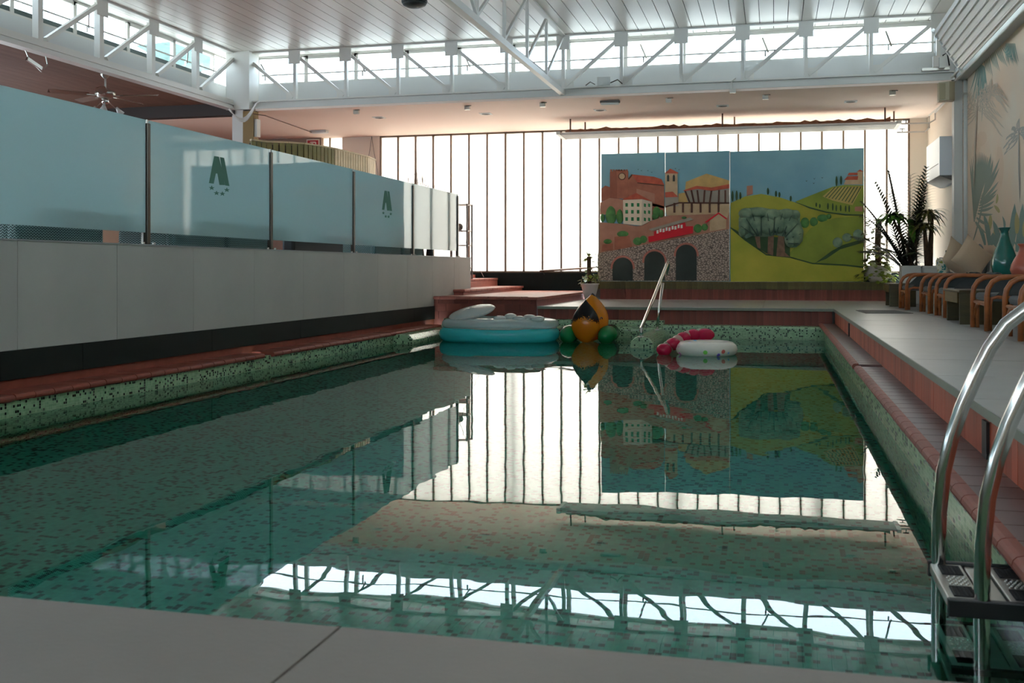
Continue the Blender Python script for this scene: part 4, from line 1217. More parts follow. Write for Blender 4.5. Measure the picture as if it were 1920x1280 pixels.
hr2 = empty('pool_handrail', (-2.1, 16.9, -.385), label='slanting steel handrail standing on the tiled divider in the water', cat='handrail')
q = lambda u, v, Y: tuple(at(u, v, Y=Y))
MB().tube([(-2.09, 16.85, -.39), (-2.09, 16.85, -.25), q(1202, 616, 17.0), q(1225, 560, 18.2), q(1249, 499, 19.3), q(1252, 491, 19.4), q(1254, 496, 19.45), q(1250, 515, 19.45)], .028, 10).build('rail', M_STEEL, hr2, smooth=True)
MB().tube([(-2.06, 18.9, -.39), (-2.03, 18.9, -.1), q(1243, 530, 18.95)], .026, 10).build('post', M_STEEL, hr2, smooth=True)
for p in ((-2.09, 16.85), (-2.06, 18.9)):
    MB().lathe([(.06, 0), (.055, .012), (.03, .018)], (p[0], p[1], -.387), 14).build('flange', M_STEEL, hr2, smooth=True)

# ================================================================== INFLATABLES
V_CY = vinyl('turquoise vinyl', (84, 236, 240), .06)
V_CL = vinyl('clear vinyl', (226, 234, 234), .30, .08)
V_WH = vinyl('white vinyl', (226, 222, 212), .05)
V_PK = vinyl('pink vinyl', (216, 30, 84), .12, .08)
V_GR = vinyl('green vinyl', (24, 150, 86), .06)
def pillow_shape(cx, cy, z0, z1, rx, ry, lobes, amp, seg=48, frac=(0, .55, 1)):
    m = MB()
    rings = []
    n = 8
    for i in range(n + 1):
        t = i / n
        z = z0 + (z1 - z0) * t
        s = (1 - abs(2 * t - 1) ** 2.6) ** .5 if 0 < t < 1 else 0.0
        rings.append((z, .80 + .20 * s))
    base = 0
    for z, s in rings:
        for k in range(seg):
            a = 2 * math.pi * k / seg
            r = s * (1 + amp * math.cos(lobes * a))
            e_ = 2.6
            c, s_ = math.cos(a), math.sin(a)
            qx = math.copysign(abs(c) ** (2 / e_), c); qy = math.copysign(abs(s_) ** (2 / e_), s_)
            m.v.append((cx + rx * r * qx, cy + ry * r * qy, z))
    for i in range(n):
        for k in range(seg):
            k2 = (k + 1) % seg
            m.f.append((i * seg + k, i * seg + k2, (i + 1) * seg + k2, (i + 1) * seg + k))
    m.f.append(tuple(reversed(range(seg)))); m.f.append(tuple(n * seg + k for k in range(seg)))
    return m
fx, fy = -4.80, 18.02
fl = empty('pool_lounger', (fx, fy, WATER_Z), label='turquoise and clear inflatable lounger floating by the far left bench', cat='float')
pillow_shape(fx, fy, WATER_Z - .03, WATER_Z + .27, 1.06, .80, 3, .03).build('lower_tube', V_CY, fl, smooth=True)
pillow_shape(fx + .01, fy, WATER_Z + .20, WATER_Z + .40, 1.03, .78, 3, .04).build('upper_tube', V_CL, fl, smooth=True)
hb = MB().ball((0, 0, 0), .43, .42, .075, 26, 8)
R = Matrix.Translation((fx - .42, fy - .25, WATER_Z + .50)) @ Matrix.Rotation(math.radians(-10), 4, 'Y') @ Matrix.Rotation(math.radians(14), 4, 'X')
hb.v = [tuple(R @ Vector(p)) for p in hb.v]
hd = hb.build('headrest', V_CL, fl, smooth=True)
MB().tube([tuple(R @ Vector((.40 * math.cos(t * .2094), .39 * math.sin(t * .2094), .0))) for t in range(31)], .022, 6).build('seam', V_WH, hd, smooth=True)
wr = MB()
for k in range(5):
    wr.ball((fx + .15 + .17 * k, fy - .45 + .09 * (k % 2), WATER_Z + .41 + .02 * (k % 2)), .12, .13, .05 + .018 * (k == 1), 12, 7)
wr.build('crumpled_back', V_CL, fl, smooth=True)
MB().tube([(fx + 1.04 * math.cos(t * .2094), fy + .78 * math.sin(t * .2094), WATER_Z + .235) for t in range(31)], .012, 6).build('weld_seam', V_WH, fl, smooth=True)
MB().lathe([(.03, 0), (.03, .03), (.015, .05)], (fx + .88, fy - .3, WATER_Z + .39), 10).build('valve', V_WH, fl)

# orange bird float
def bird_mat():
    m, nt, out = nodes_mat('orange bird vinyl')
    N, L = nt.nodes.new, nt.links.new
    tc = N('ShaderNodeTexCoord'); sp = N('ShaderNodeSeparateXYZ'); L(tc.outputs['Object'], sp.inputs[0])
    wn_ = N('ShaderNodeTexNoise'); wn_.inputs['Scale'].default_value = 55; L(tc.outputs['Object'], wn_.inputs['Vector'])
    ax = N('ShaderNodeMath'); ax.operation = 'ABSOLUTE'; L(sp.outputs['X'], ax.inputs[0])
    # dark speckled peak: z - 0.33 + 0.5|x| + noise
    a = N('ShaderNodeMath'); a.operation = 'MULTIPLY_ADD'; L(ax.outputs[0], a.inputs[0]); a.inputs[1].default_value = .40; L(sp.outputs['Z'], a.inputs[2])
    b = N('ShaderNodeMath'); b.operation = 'MULTIPLY_ADD'; L(wn_.outputs['Fac'], b.inputs[0]); b.inputs[1].default_value = .22; L(a.outputs[0], b.inputs[2])
    g = N('ShaderNodeMapRange'); g.inputs['From Min'].default_value = .555; g.inputs['From Max'].default_value = .585; L(b.outputs[0], g.inputs['Value'])
    mx = N('ShaderNodeMix'); mx.data_type = 'RGBA'
    L(g.outputs[0], mx.inputs['Factor']); mx.inputs[6].default_value = lin((246, 148, 22)); mx.inputs[7].default_value = lin((22, 18, 20))
    p = N('ShaderNodeBsdfPrincipled'); p.inputs['Roughness'].default_value = .2; L(mx.outputs[2], p.inputs['Base Color'])
    t = N('ShaderNodeBsdfTranslucent'); L(mx.outputs[2], t.inputs['Color'])
    ms = N('ShaderNodeMixShader'); ms.inputs[0].default_value = .35; L(p.outputs[0], ms.inputs[1]); L(t.outputs[0], ms.inputs[2])
    L(ms.outputs[0], out.inputs['Surface'])
    return m
M_BIRD = bird_mat()
V_OR = vinyl('orange vinyl', (250, 160, 40), .05)
bx, by = -3.16, 18.0
bd = empty('bird_float', (bx, by, WATER_Z), label='orange inflatable bird float with speckled black beak and green wings', cat='float')
def teardrop(h, r, n=16):
    out = []
    for i in range(n + 1):
        t = i / n
        rr = r * (math.sin(math.pi * min(1, t / .40) / 2) ** .62 if t < .40 else (math.cos(math.pi / 2 * ((t - .40) / .60) ** 1.25)) ** 1.12)
        out.append((max(.004, rr), h * t))
    return out
me = MB().lathe(teardrop(.87, .31), (0, 0, 0), 28)
me.v = [(x + .03 * (z / .86) ** 2, y * 1.2 + .10 * z, z) for x, y, z in me.v]
link('back_body', me.mesh('back_body', V_OR, True), bd, loc=(bx + .01, by + .12, WATER_Z - .02))
me = MB().lathe(teardrop(.76, .245), (0, 0, 0), 28)
me.v = [(x, y * .75 + .02 * z, z) for x, y, z in me.v]
link('beak_front', me.mesh('beak_front', M_BIRD, True), bd, loc=(bx - .02, by - .18, WATER_Z - .02))
me = MB().lathe([(.13, -.16), (.095, -.08), (.05, 0), (.012, .05)], (0, 0, 0), 16)
link('crest', me.mesh('crest', mat('black vinyl', (20, 18, 20), .3), True), bd, loc=(bx + .04, by + .2, WATER_Z + .80))
for s in (-1, 1):
    MB().tube([(bx + s * .33, by - .32, WATER_Z + .05), (bx + s * .33, by - .28, WATER_Z + .09), (bx + s * .34, by - .1, WATER_Z + .13), (bx + s * .34, by + .4, WATER_Z + .14), (bx + s * .33, by + .6, WATER_Z + .1)],
              [.06, .12, .155, .15, .06], 16).build('wing', V_GR, bd, smooth=True)
    MB().tube([(bx + .01 + s * (.235 + .012 * math.cos(t)) , by - .17 + .1 * math.cos(t * .5), WATER_Z + .40 + .035 * math.sin(t)) for t in [k * .4 for k in range(9)]], .008, 6).build('eye', mat('black vinyl', (20, 18, 20), .3), bd)

# white ring with pink frill
rx_, ry_ = -.98, 15.72
rg = empty('ring_float', (rx_, ry_, WATER_Z), label='white swim ring with a pink bubbled backrest near the steel handrail', cat='float')
tor = MB()
for i in range(36):
    a = 2 * math.pi * i / 36
    for j in range(12):
        b = 2 * math.pi * j / 12
        rr = .32 + .135 * math.cos(b)
        tor.v.append((rx_ + rr * math.cos(a), ry_ + rr * math.sin(a), WATER_Z + .085 + .115 * math.sin(b)))
for i in range(36):
    for j in range(12):
        i2, j2 = (i + 1) % 36, (j + 1) % 12
        tor.f.append((i * 12 + j, i2 * 12 + j, i2 * 12 + j2, i * 12 + j2))
def speck_mat():
    m = mat('speckled white vinyl', (226, 222, 212), .2)
    nt = m.node_tree; b = nt.nodes['Principled BSDF']
    tc = nt.nodes.new('ShaderNodeTexCoord'); v = nt.nodes.new('ShaderNodeTexVoronoi'); v.inputs['Scale'].default_value = 6
    nt.links.new(tc.outputs['Object'], v.inputs['Vector'])
    lt = nt.nodes.new('ShaderNodeMath'); lt.operation = 'LESS_THAN'; lt.inputs[1].default_value = .19
    nt.links.new(v.outputs['Distance'], lt.inputs[0])
    hs_ = nt.nodes.new('ShaderNodeHueSaturation'); hs_.inputs['Saturation'].default_value = .9
    nt.links.new(v.outputs['Color'], hs_.inputs['Color'])
    mx = nt.nodes.new('ShaderNodeMix'); mx.data_type = 'RGBA'
    mx.inputs[6].default_value = lin((228, 224, 212)); nt.links.new(lt.outputs[0], mx.inputs['Factor']); nt.links.new(hs_.outputs[0], mx.inputs[7])
    nt.links.new(mx.outputs[2], b.inputs['Base Color'])
    return m
tor.build('ring', speck_mat(), rg, smooth=True)
fr = MB()
path = [at(1245, 657, Y=15.55), at(1262, 645, Y=15.7), at(1281, 634, Y=15.95), at(1300, 628, Y=16.1), at(1322, 627, Y=16.15)]
for k, p in enumerate(path):
    fr.ball((p.x, p.y, max(p.z, WATER_Z + .07)), .115 + (.03 if k == 4 else 0), .14, .095, 14, 9)
fr.build('pink_backrest', V_PK, rg, smooth=True)
fr = MB()
for k, p in enumerate(path[:-1]):
    r_ = (p + path[k + 1]) / 2
    fr.ball((r_.x, r_.y + .08, max(r_.z, WATER_Z + .07) + .01), .105, .15, .085, 14, 9)
fr.build('clear_edge', vinyl('pale pink vinyl', (226, 190, 180), .3), rg, smooth=True)

# ================================================================== CHAIRS, TABLES, CUSHIONS ALONG THE RIGHT WALL
def pillow_mesh(w, h, t, n=12, pinch=.10):
    m = MB()
    for sgn in (1, -1):
        base = len(m.v)
        for i in range(n + 1):
            for j in range(n + 1):
                x, y = 2 * i / n - 1, 2 * j / n - 1
                th = t * ((1 - x ** 4) * (1 - y ** 4)) ** .5 if abs(x) < 1 and abs(y) < 1 else 0
                px = x * (1 - pinch * (1 - y * y)); py = y * (1 - pinch * (1 - x * x))
                m.v.append((px * w / 2, sgn * th / 2, py * h / 2))
        for i in range(n):
            for j in range(n):
                a = base + i * (n + 1) + j
                m.f.append((a, a + 1, a + n + 2, a + n + 1) if sgn > 0 else (a, a + n + 1, a + n + 2, a + 1))
    return m
def cushion(m, x0, x1, y0, y1, z0, z1):
    return m.box(x0, x1, y0, y1, z0, z1)
def make_chair(W=.43):
    e = empty('rattan_armchair', (0, 0, 0), cat='chair', group='rattan armchairs along the palm papered wall')
    for s in (-1, 1):
        MB().tube([(0, s * W, 0), (0, s * W, .40), (.015, s * W, .49), (.06, s * W, .565), (.13, s * W, .605), (.24, s * W, .62), (.55, s * W, .62), (.68, s * W, .60), (.74, s * W, .53), (.78, s * W, .40), (.80, s * W, 0)],
                  .030, 10).build('arm_loop', M_RATTAN, e, smooth=True)
        MB().tube([(.045, s * (W - .055), 0), (.045, s * (W - .055), .30), (.06, s * (W - .055), .37), (.12, s * (W - .055), .39), (.7, s * (W - .055), .36)], .022, 8).build('inner_pole', M_RATTAN, e, smooth=True)
        MB().tube([(.02, s * (W - .02), .12), (.02, s * (W - .07), .23), (.02, s * (W - .17), .29), (.02, 0, .30)], .018, 8).build('arched_brace', M_RATTAN, e, smooth=True)
    MB().tube([(.02, -W, .315), (.02, W, .315)], .02, 8).build('stretcher', M_RATTAN, e)
    MB().tube([(.79, -W, .3), (.79, W, .3)], .02, 8).build('stretcher', M_RATTAN, e)
    MB().box(.02, .68, -W + .06, W - .06, .335, .43).build('seat_cushion', M_CUSHL, e, bevel=.035)
    b = MB().box(-.05, .05, -W + .05, W - .05, -.17, .17)
    R_ = Matrix.Translation((.70, 0, .50)) @ Matrix.Rotation(math.radians(16), 4, 'Y')
    b.v = [tuple(R_ @ Vector(p)) for p in b.v]
    b.build('back_cushion', M_CUSH, e, bevel=.03)
    for s in (-1, 1):
        sd = yzside = MB().prism([(.10, .40), (.62, .40), (.70, .60), (.30, .60)], s * (W - .055) - .008, s * (W - .055) + .008)
        sd.build('side_sling', M_CUSH, e)
    return e
chair = make_chair()
index_children()
ch_spots = [(2.25, 19.86, .50, 'rattan armchair nearest the palm planters, first in the row'), (2.40, 18.22, .43, 'rattan armchair second in the row from the palm planters'),
            (2.42, 16.72, .43, 'rattan armchair just behind the olive wooden table'), (2.36, 13.32, .5, 'rattan armchair just in front of the olive wooden table'),
            (2.36, 11.55, .5, 'rattan armchair partly hidden by the curved ladder rail')]
for i, (x, y, w_, lab) in enumerate(ch_spots):
    o = chair if i == 0 else copy_tree(chair)
    o.location = (x, y, 0)
    o.rotation_euler = (0, 0, math.radians(random.uniform(-2, 2)))
    o['label'] = lab
# tables
def olive_table(x, y0, y1, d, h, lab, drawer=True):
    e = empty('side_table', (x + d / 2, (y0 + y1) / 2, 0), label=lab, cat='table')
    MB().box(x, x + d, y0, y1, h - .03, h).build('top', M_OLWOOD, e, bevel=.006)
    MB().box(x + .015, x + .03, y0 + .25, y1 - .02, h - .17, h - .03).build('apron', mat('olive apron wood', (104, 84, 40), .45, vary=.2, scale=4, stretch=(1, 1, 6)), e)
    MB().box(x + .01, x + d - .02, y0 + .01, y0 + .07, 0, h - .03).build('panel_leg', M_OLWOOD, e)
    MB().box(x + .03, x + d - .03, y1 - .13, y1 - .07, 0, h - .03).build('panel_leg', M_OLWOOD, e)
    MB().box(x + .25, x + d - .05, y0 + .07, y1 - .13, .02, h - .05).build('back_panel', M_OLWOOD, e)
olive_table(2.30, 14.35, 15.62, .62, .44, 'dark olive wooden table between the rattan armchairs')
olive_table(2.12, 20.95, 22.0, .5, .44, 'low dark wooden bench beside the ledge planter')
# long seat bench under the wallpaper, with cushions and vases on it
bn = empty('wall_bench', (3.25, 16.5, 0), label='long low dark bench behind the rattan armchairs', cat='bench')
MB().box(3.27, 3.50, 9.0, 20.6, .55, .605).build('seat_board', M_OLWOOD, bn)
for y in (9.3, 12, 14.7, 17.4, 20.2):
    MB().box(3.29, 3.48, y - .05, y + .05, 0, .55).build('support', M_OLWOOD, bn)
def place_pillow(name, w, h, t, loc, rx, rz, m, lab, spin=0):
    me = pillow_mesh(w, h, t).mesh(name, m, True)
    o = link(name, me, None, label=lab, cat='cushion')
    o.matrix_basis = Matrix.Translation(loc) @ Matrix.Rotation(math.radians(rz), 4, 'Z') @ Matrix.Rotation(math.radians(rx), 4, 'X') @ Matrix.Rotation(math.radians(spin), 4, 'Y')
    return o
place_pillow('scatter_cushion', .60, .60, .20, (3.19, 20.0, .905), -10, 30, M_BEIGEF, 'beige linen cushion standing on its corner beside the grey column', 32)
place_pillow('scatter_cushion', .58, .58, .20, (3.16, 18.45, .895), -10, 26, M_BEIGEF, 'beige linen cushion between the other beige cushion and the teal vase', 40)
def floral():
    m = mat('floral fabric', (216, 210, 184), .9)
    nt = m.node_tree; b = nt.nodes['Principled BSDF']
    tc = nt.nodes.new('ShaderNodeTexCoord'); v = nt.nodes.new('ShaderNodeTexNoise'); v.inputs['Scale'].default_value = 9
    nt.links.new(tc.outputs['Object'], v.inputs['Vector'])
    r = nt.nodes.new('ShaderNodeValToRGB'); e = r.color_ramp.elements
    r.color_ramp.interpolation = 'CONSTANT'
    e[0].position = 0; e[0].color = lin((70, 140, 140)); e[1].position = .42; e[1].color = lin((222, 218, 196))
    x = e.new(.58); x.color = lin((150, 160, 60))
    nt.links.new(v.outputs['Fac'], r.inputs['Fac']); nt.links.new(r.outputs['Color'], b.inputs['Base Color'])
    return m
place_pillow('scatter_cushion', .46, .40, .16, (2.93, 19.9, .70), -18, 70, floral(), 'small floral cushion on the first rattan armchair', 10)
o = place_pillow('seat_pad', .3, .24, .1, (2.85, 13.5, .50), -22, 70, mat('pale sage fabric', (160, 158, 132), .9), 'small pale sage cushion on the armchair in front of the table', 25)
MB().lathe([(.02, -.025), (.25, -.02), (.27, 0), (.25, .02), (.02, .025)], (0, 0, 0), 26).build('round_cushion', M_CUSHL, label='round grey cushion leaning behind the two beige cushions', cat='cushion').matrix_basis = Matrix.Translation((3.42, 19.1, .88)) @ Matrix.Rotation(math.radians(82), 4, 'Y')
vp = [(.135, 0), (.165, .06), (.185, .16), (.17, .27), (.125, .40), (.085, .50), (.06, .60), (.055, .66), (.075, .70), (.085, .715), (.07, .712)]
e = empty('floor_vase', (3.28, 16.6, .605), label='tall glazed teal vase behind the rattan armchairs', cat='vase')
MB().lathe(vp, (3.28, 16.6, .605), 28).build('body', M_TEAL, e, smooth=True)
MB().tube([(3.28 + .078 * math.cos(t * .2618), 16.6 + .078 * math.sin(t * .2618), 1.318) for t in range(25)], .009, 6).build('lip', M_TEAL, e, smooth=True)
e = empty('coral_vase', (3.28, 15.4, .605), label='coral red vase cut by the right picture edge', cat='vase')
MB().lathe([(p * .9, z * .62) for p, z in vp], (3.28, 15.4, .605), 24).build('body', M_CORAL, e, smooth=True)
MB().tube([(3.28 + .07 * math.cos(t * .2618), 15.4 + .07 * math.sin(t * .2618), 1.05) for t in range(25)], .008, 6).build('lip', M_CORAL, e, smooth=True)
# deck grate
g_ = empty('deck_grate', (1.75, 18.3, 0), label='flat dark metal grate set into the right deck', cat='grate')
MB().prismz([(1.36, 18.85), (2.0, 18.95), (2.16, 17.75), (1.42, 17.6)], .001, .008).build('frame', mat('dark zinc', (92, 92, 90), .6), g_)
for i in range(10):
    t = (i + .5) / 10
    MB().bar((1.40 + .03 * t, 18.8 - 1.15 * t, .011), (2.0 + .13 * t, 18.88 - 1.08 * t, .011), .03, .006).build('bar', mat('zinc', (110, 110, 106), .5), g_)
# air conditioner
ac = empty('wall_air_conditioner', (3.35, 22.8, 2.5), label='white wall air conditioner above the potted palms', cat='air conditioner')
MB().box(3.15, RW, 21.9, 23.72, 2.56, 3.33).build('casing', M_ACW, ac, bevel=.01)
MB().box(3.145, 3.16, 22.05, 23.3, 2.80, 2.81).build('seam', M_ACG, ac)
MB().prism([(3.15, 2.56), (3.55, 2.56), (3.55, 2.44), (3.42, 2.44)], 21.9, 23.72).build('outlet', M_ACG, ac)
struct('wall_right_back', MB().box(RW - .04, RW, 21.75, BW, 0, 4.3), M_WALLW, label='cream wall behind the white air conditioner')

# ================================================================== PLANTS
def blade(base, d, L_, w, droop, n=6, fold=.15):
    """arching strap leaf"""
    d = Vector(d).normalized()
    side = d.cross(Vector((0, 0, 1)))
    side = side.normalized() if side.length > .05 else Vector((1, 0, 0))
    m = MB(); p = Vector(base); v = d.copy()
    for i in range(n + 1):
        t = i / n
        ww = w * (math.sin(math.pi * min(1, .18 + .82 * t)) ** .8) / 2 if i < n else .002
        m.v += [tuple(p - side * ww), tuple(p + Vector((0, 0, -fold * ww))), tuple(p + side * ww)]
        p = p + v * (L_ / n)
        v = (v + Vector((0, 0, -droop / n))).normalized()
    for i in range(n):
        a = 3 * i
        m.f += [(a, a + 1, a + 4, a + 3), (a + 1, a + 2, a + 5, a + 4)]
    return m
def rosette(e, c, n, L_, w, m, up=.6, droop=1.6, rnd=random):
    for k in range(n):
        a = 2.39996 * k
        z = up * (1 - 1.3 * k / n) + .25
        blade(c, (math.cos(a), math.sin(a), z), L_ * rnd.uniform(.8, 1.1), w, droop).build('leaf', m, e, smooth=True)
def frond(base, d, L_, droop, w, n=11, leafL=.34):
    d = Vector(d).normalized(); m = MB(); p = Vector(base); v = d.copy()
    side = d.cross(Vector((0, 0, 1))).normalized()
    pts = []
    for i in range(n * 2 + 1):
        pts.append((p.copy(), v.copy())); p = p + v * (L_ / (n * 2)); v = (v + Vector((0, 0, -droop / (n * 2)))).normalized()
    m.tube([q[0] for q in pts], [.012 * (1 - i / (n * 2 + 1)) + .003 for i in range(len(pts))], 5)
    for i in range(4, n * 2 + 1):
        q, t = pts[i]
        ll = leafL * (math.sin(math.pi * (.15 + .8 * i / (n * 2 + 1))) ** .7)
        for s in (-1, 1):
            dr = (t * .75 + side * s * .9 + Vector((0, 0, -.12))).normalized()
            b = blade(q, dr, ll, w, .7, 3)
            m.add(b.v, b.f)
    return m
PYp = 23.0
pl1 = empty('planter_box', (2.75, PYp, 0), label='white planter box nearest the glazing holding a dracaena', cat='planter')
MB().box(2.55, 2.92, 22.75, 23.25, .0, .79).build('box', M_POTW, pl1, bevel=.015)
MB().box(2.58, 2.89, 22.78, 23.22, .76, .795).build('soil', M_SOIL, pl1)
pl2 = empty('planter_box', (3.14, PYp, 0), label='white rimmed planter box against the wall under the air conditioner', cat='planter')
MB().box(2.95, 3.32, 22.6, 23.15, 0, .77).build('box', M_POTW, pl2, bevel=.015)
MB().box(2.93, 3.34, 22.58, 23.17, .74, .78).build('rim', M_POTW, pl2, bevel=.008)
MB().box(2.98, 3.29, 22.63, 23.12, .77, .79).build('soil', M_SOIL, pl2)
dr = empty('dracaena', (2.75, PYp, .79), label='bright green dracaena on a leaning bare stem', cat='plant')
top = at(1675, 408, Y=PYp)
MB().tube([(2.76, PYp, .76), (2.68, PYp, 1.2), (top.x + .03, top.y, top.z - .12), tuple(top)], [.035, .03, .026, .02], 8).build('stem', M_BARK, dr, smooth=True)
rosette(dr, top, 30, .46, .11, M_LEAF, .7, 1.7)
d2 = empty('dracaena', (3.05, PYp, .78), label='olive leaved dracaena on twin dark stems under the air conditioner', cat='plant')
t1, t2 = at(1748, 402, Y=22.85), at(1733, 425, Y=22.8)
MB().tube([(3.1, 22.85, .76), (3.12, 22.85, 1.3), tuple(t1)], [.06, .05, .03], 8).build('stem', M_BARK, d2, smooth=True)
MB().tube([(3.05, 22.8, .76), (3.02, 22.8, 1.2), tuple(t2)], [.06, .05, .03], 8).build('stem', M_BARK, d2, smooth=True)
rosette(d2, t1 - Vector((.08, 0, 0)), 40, .50, .06, M_LEAFO, .8, 1.9); rosette(d2, t2, 34, .46, .06, M_LEAFO, .6, 1.9)
ar_ = empty('areca_palm', (2.80, 23.5, 0), label='tall feathery dark palm in front of the glazing', cat='plant')
pot = MB().lathe([(.16, 0), (.22, .5), (.24, .62), (.21, .62)], (2.80, 23.5, 0), 18).build('pot', M_POTG, ar_, smooth=True)
for i in range(24):
    a = 2.399 * i
    t = i / 24
    L_ = 2.25 - 1.2 * t
    dx = (.12 + .55 * t) * math.cos(a) - .02 - .12 * t
    dy = (.12 + .55 * t) * math.sin(a) - .08
    frond((2.76 + .04 * math.cos(a), 23.42, .6), (min(dx, .10), dy, 1), L_, .45 + .9 * t, .045, 15, .40 - .10 * t).build('frond', M_LEAFD, ar_, smooth=True)
for k in range(10):
    a = 2.4 * k
    blade((2.85, 23.2, .78), (math.cos(a), math.sin(a), .8), .5, .03, 1.6).build('grass_leaf', M_LEAFD, ar_, smooth=True)
bl = empty('rubber_plant', (2.86, 22.95, .79), label='plant with a few broad green leaves between the dracaenas', cat='plant')
tp = at(1708, 420, Y=22.9)
MB().tube([(2.86, 22.95, .77), (2.84, 22.92, 1.3), tuple(tp)], [.02, .016, .01], 6).build('stem', M_BARK, bl)
for d_, L_ in (((-.9, -.2, .15), .42), ((.1, -.4, -.9), .42), ((.9, -.3, .2), .4), ((-.2, -.8, .4), .35)):
    blade(tp, d_, L_, .14, .5).build('leaf', M_LEAF, bl, smooth=True)

def ivy(center, h, r, n, m, rnd, twine=True):
    mb = MB()
    for k in range(n):
        z = rnd.uniform(0, h)
        a = rnd.uniform(0, 6.28); rr = r * rnd.uniform(.6, 1.15) * (1.3 - .6 * z / h)
        c = Vector((center[0] + rr * math.cos(a), center[1] + rr * math.sin(a), center[2] + z))
        d = Vector((math.cos(a), math.sin(a), rnd.uniform(-1.0, .3))).normalized()
        s = d.cross(Vector((0, 0, 1))).normalized()
        L_ = rnd.uniform(.10, .17)
        i = len(mb.v)
        mb.v += [tuple(c), tuple(c + d * L_ * .4 + s * L_ * .42), tuple(c + d * L_), tuple(c + d * L_ * .4 - s * L_ * .42)]
        mb.f += [(i, i + 1, i + 2, i + 3)]
    return mb
rr_ = random.Random(3)
# ivy pot on the ledge at the mural's right end
px, py = 2.16, 24.55
py = 24.98
iv_ = empty('ivy_pot', (px + .1, py, .425), label='round pot of trailing ivy with moss pole at the right end of the mural', cat='plant')
MB().lathe([(.16, 0), (.26, .10), (.30, .24), (.27, .36), (.24, .38), (.2, .36)], (px + .12, py, .425), 20).build('pot', M_POTG, iv_, smooth=True)
MB().lathe([(.23, .35), (.02, .37)], (px + .12, py, .425), 16).build('soil', M_SOIL, iv_)
c = at(1648, 410, Y=py)
MB().tube([(px + .14, py, .6), (px + .12, py, 1.3), (c.x, py, c.z)], .07, 10).build('moss_pole', M_BARK, iv_, smooth=True)
ivy((px + .1, py - .05, .45), .75, .32, 260, M_LEAFY, rr_).build('foliage', M_LEAFY, iv_, kind='stuff')
ivy((px + .1, py - .02, .55), 1.35, .22, 110, M_LEAFO, rr_).build('foliage', M_LEAFO, iv_, kind='stuff')
MB().tube([(px - .15, py - .1, .8), (px - .19, py - .1, 1.3), (px - .15, py - .08, 1.7), (px - .2, py - .06, 2.2), (px - .12, py - .06, 2.25), (px - .02, py - .06, 2.05)], .006, 5).build('vine', M_BARK, iv_)
ivy((px - .17, py - .08, .5), 1.5, .05, 46, M_LEAFO, rr_).build('vine_leaves', M_LEAFO, iv_, kind='stuff')
# small climber in a white pot left of the mural
qx, qy = at(1106, 560, Y=24.45).x, 24.45
cp = empty('climber_pot', (qx, qy, 0), label='white pot with a small climbing plant left of the town mural', cat='plant')
MB().lathe([(.12, 0), (.16, .15), (.21, .34), (.23, .38), (.19, .38)], (qx, qy, 0), 20).build('pot', M_POTG, cp, smooth=True)
MB().lathe([(.19, .35), (.02, .36)], (qx, qy, 0), 16).build('soil', M_SOIL, cp)
MB().tube([(qx, qy, .3), (qx - .02, qy, .7), (qx - .02, qy, 1.02)], .05, 8).build('moss_pole', M_BARK, cp, smooth=True)
for k in range(7):
    a = k * .9
    MB().tube([(qx, qy, .4), (qx + .2 * math.cos(a), qy + .1 * math.sin(a), .55), (qx + .24 * math.cos(a), qy + .1 * math.sin(a), .36 - .05 * (k % 3)), (qx + .12 * math.cos(a + 1), qy - .1, .3)], .009, 5).build('runner', mat('pale runner', (150, 140, 80), .7), cp)
for k in range(3):
    MB().tube([(qx, qy, .98), (qx + (.1 - .1 * k), qy - .03, 1.08 - .04 * k), (qx + (.22 - .22 * k), qy - .03, .8)], .007, 5).build('runner', mat('pale runner', (150, 140, 80), .7), cp)
ivy((qx, qy - .03, .38), .75, .15, 46, M_LEAFY, rr_).build('foliage', M_LEAFY, cp, kind='stuff')
blade((qx - .02, qy, 1.02), (-.4, -.3, 1), .16, .07, .8).build('leaf', M_LEAFY, cp)

# ================================================================== LEFT TERRACE
def weave():
    m, nt, out = nodes_mat('herringbone wicker')
    N, L = nt.nodes.new, nt.links.new
    tc = N('ShaderNodeTexCoord'); sp = N('ShaderNodeSeparateXYZ'); L(tc.outputs['Object'], sp.inputs[0])
    def M(op, a, b=None):
        q = N('ShaderNodeMath'); q.operation = op
        for i, v in enumerate((a, b)):
            if v is None: continue
            if isinstance(v, (int, float)): q.inputs[i].default_value = v
            else: L(v, q.inputs[i])
        return q.outputs[0]
    xy = M('ADD', sp.outputs['X'], sp.outputs['Y'])
    zig = M('PINGPONG', M('MULTIPLY', xy, 1.0), .022)
    ph = M('FRACT', M('MULTIPLY', M('ADD', sp.outputs['Z'], zig), 38.0))
    gt = M('GREATER_THAN', ph, .5)
    mx = N('ShaderNodeMix'); mx.data_type = 'RGBA'; L(gt, mx.inputs['Factor'])
    mx.inputs[6].default_value = lin((34, 58, 58)); mx.inputs[7].default_value = lin((150, 180, 176))
    b = N('ShaderNodeBsdfPrincipled'); b.inputs['Roughness'].default_value = .7; L(mx.outputs[2], b.inputs['Base Color'])
    L(b.outputs[0], out.inputs['Surface'])
    return m
M_WICK = weave()
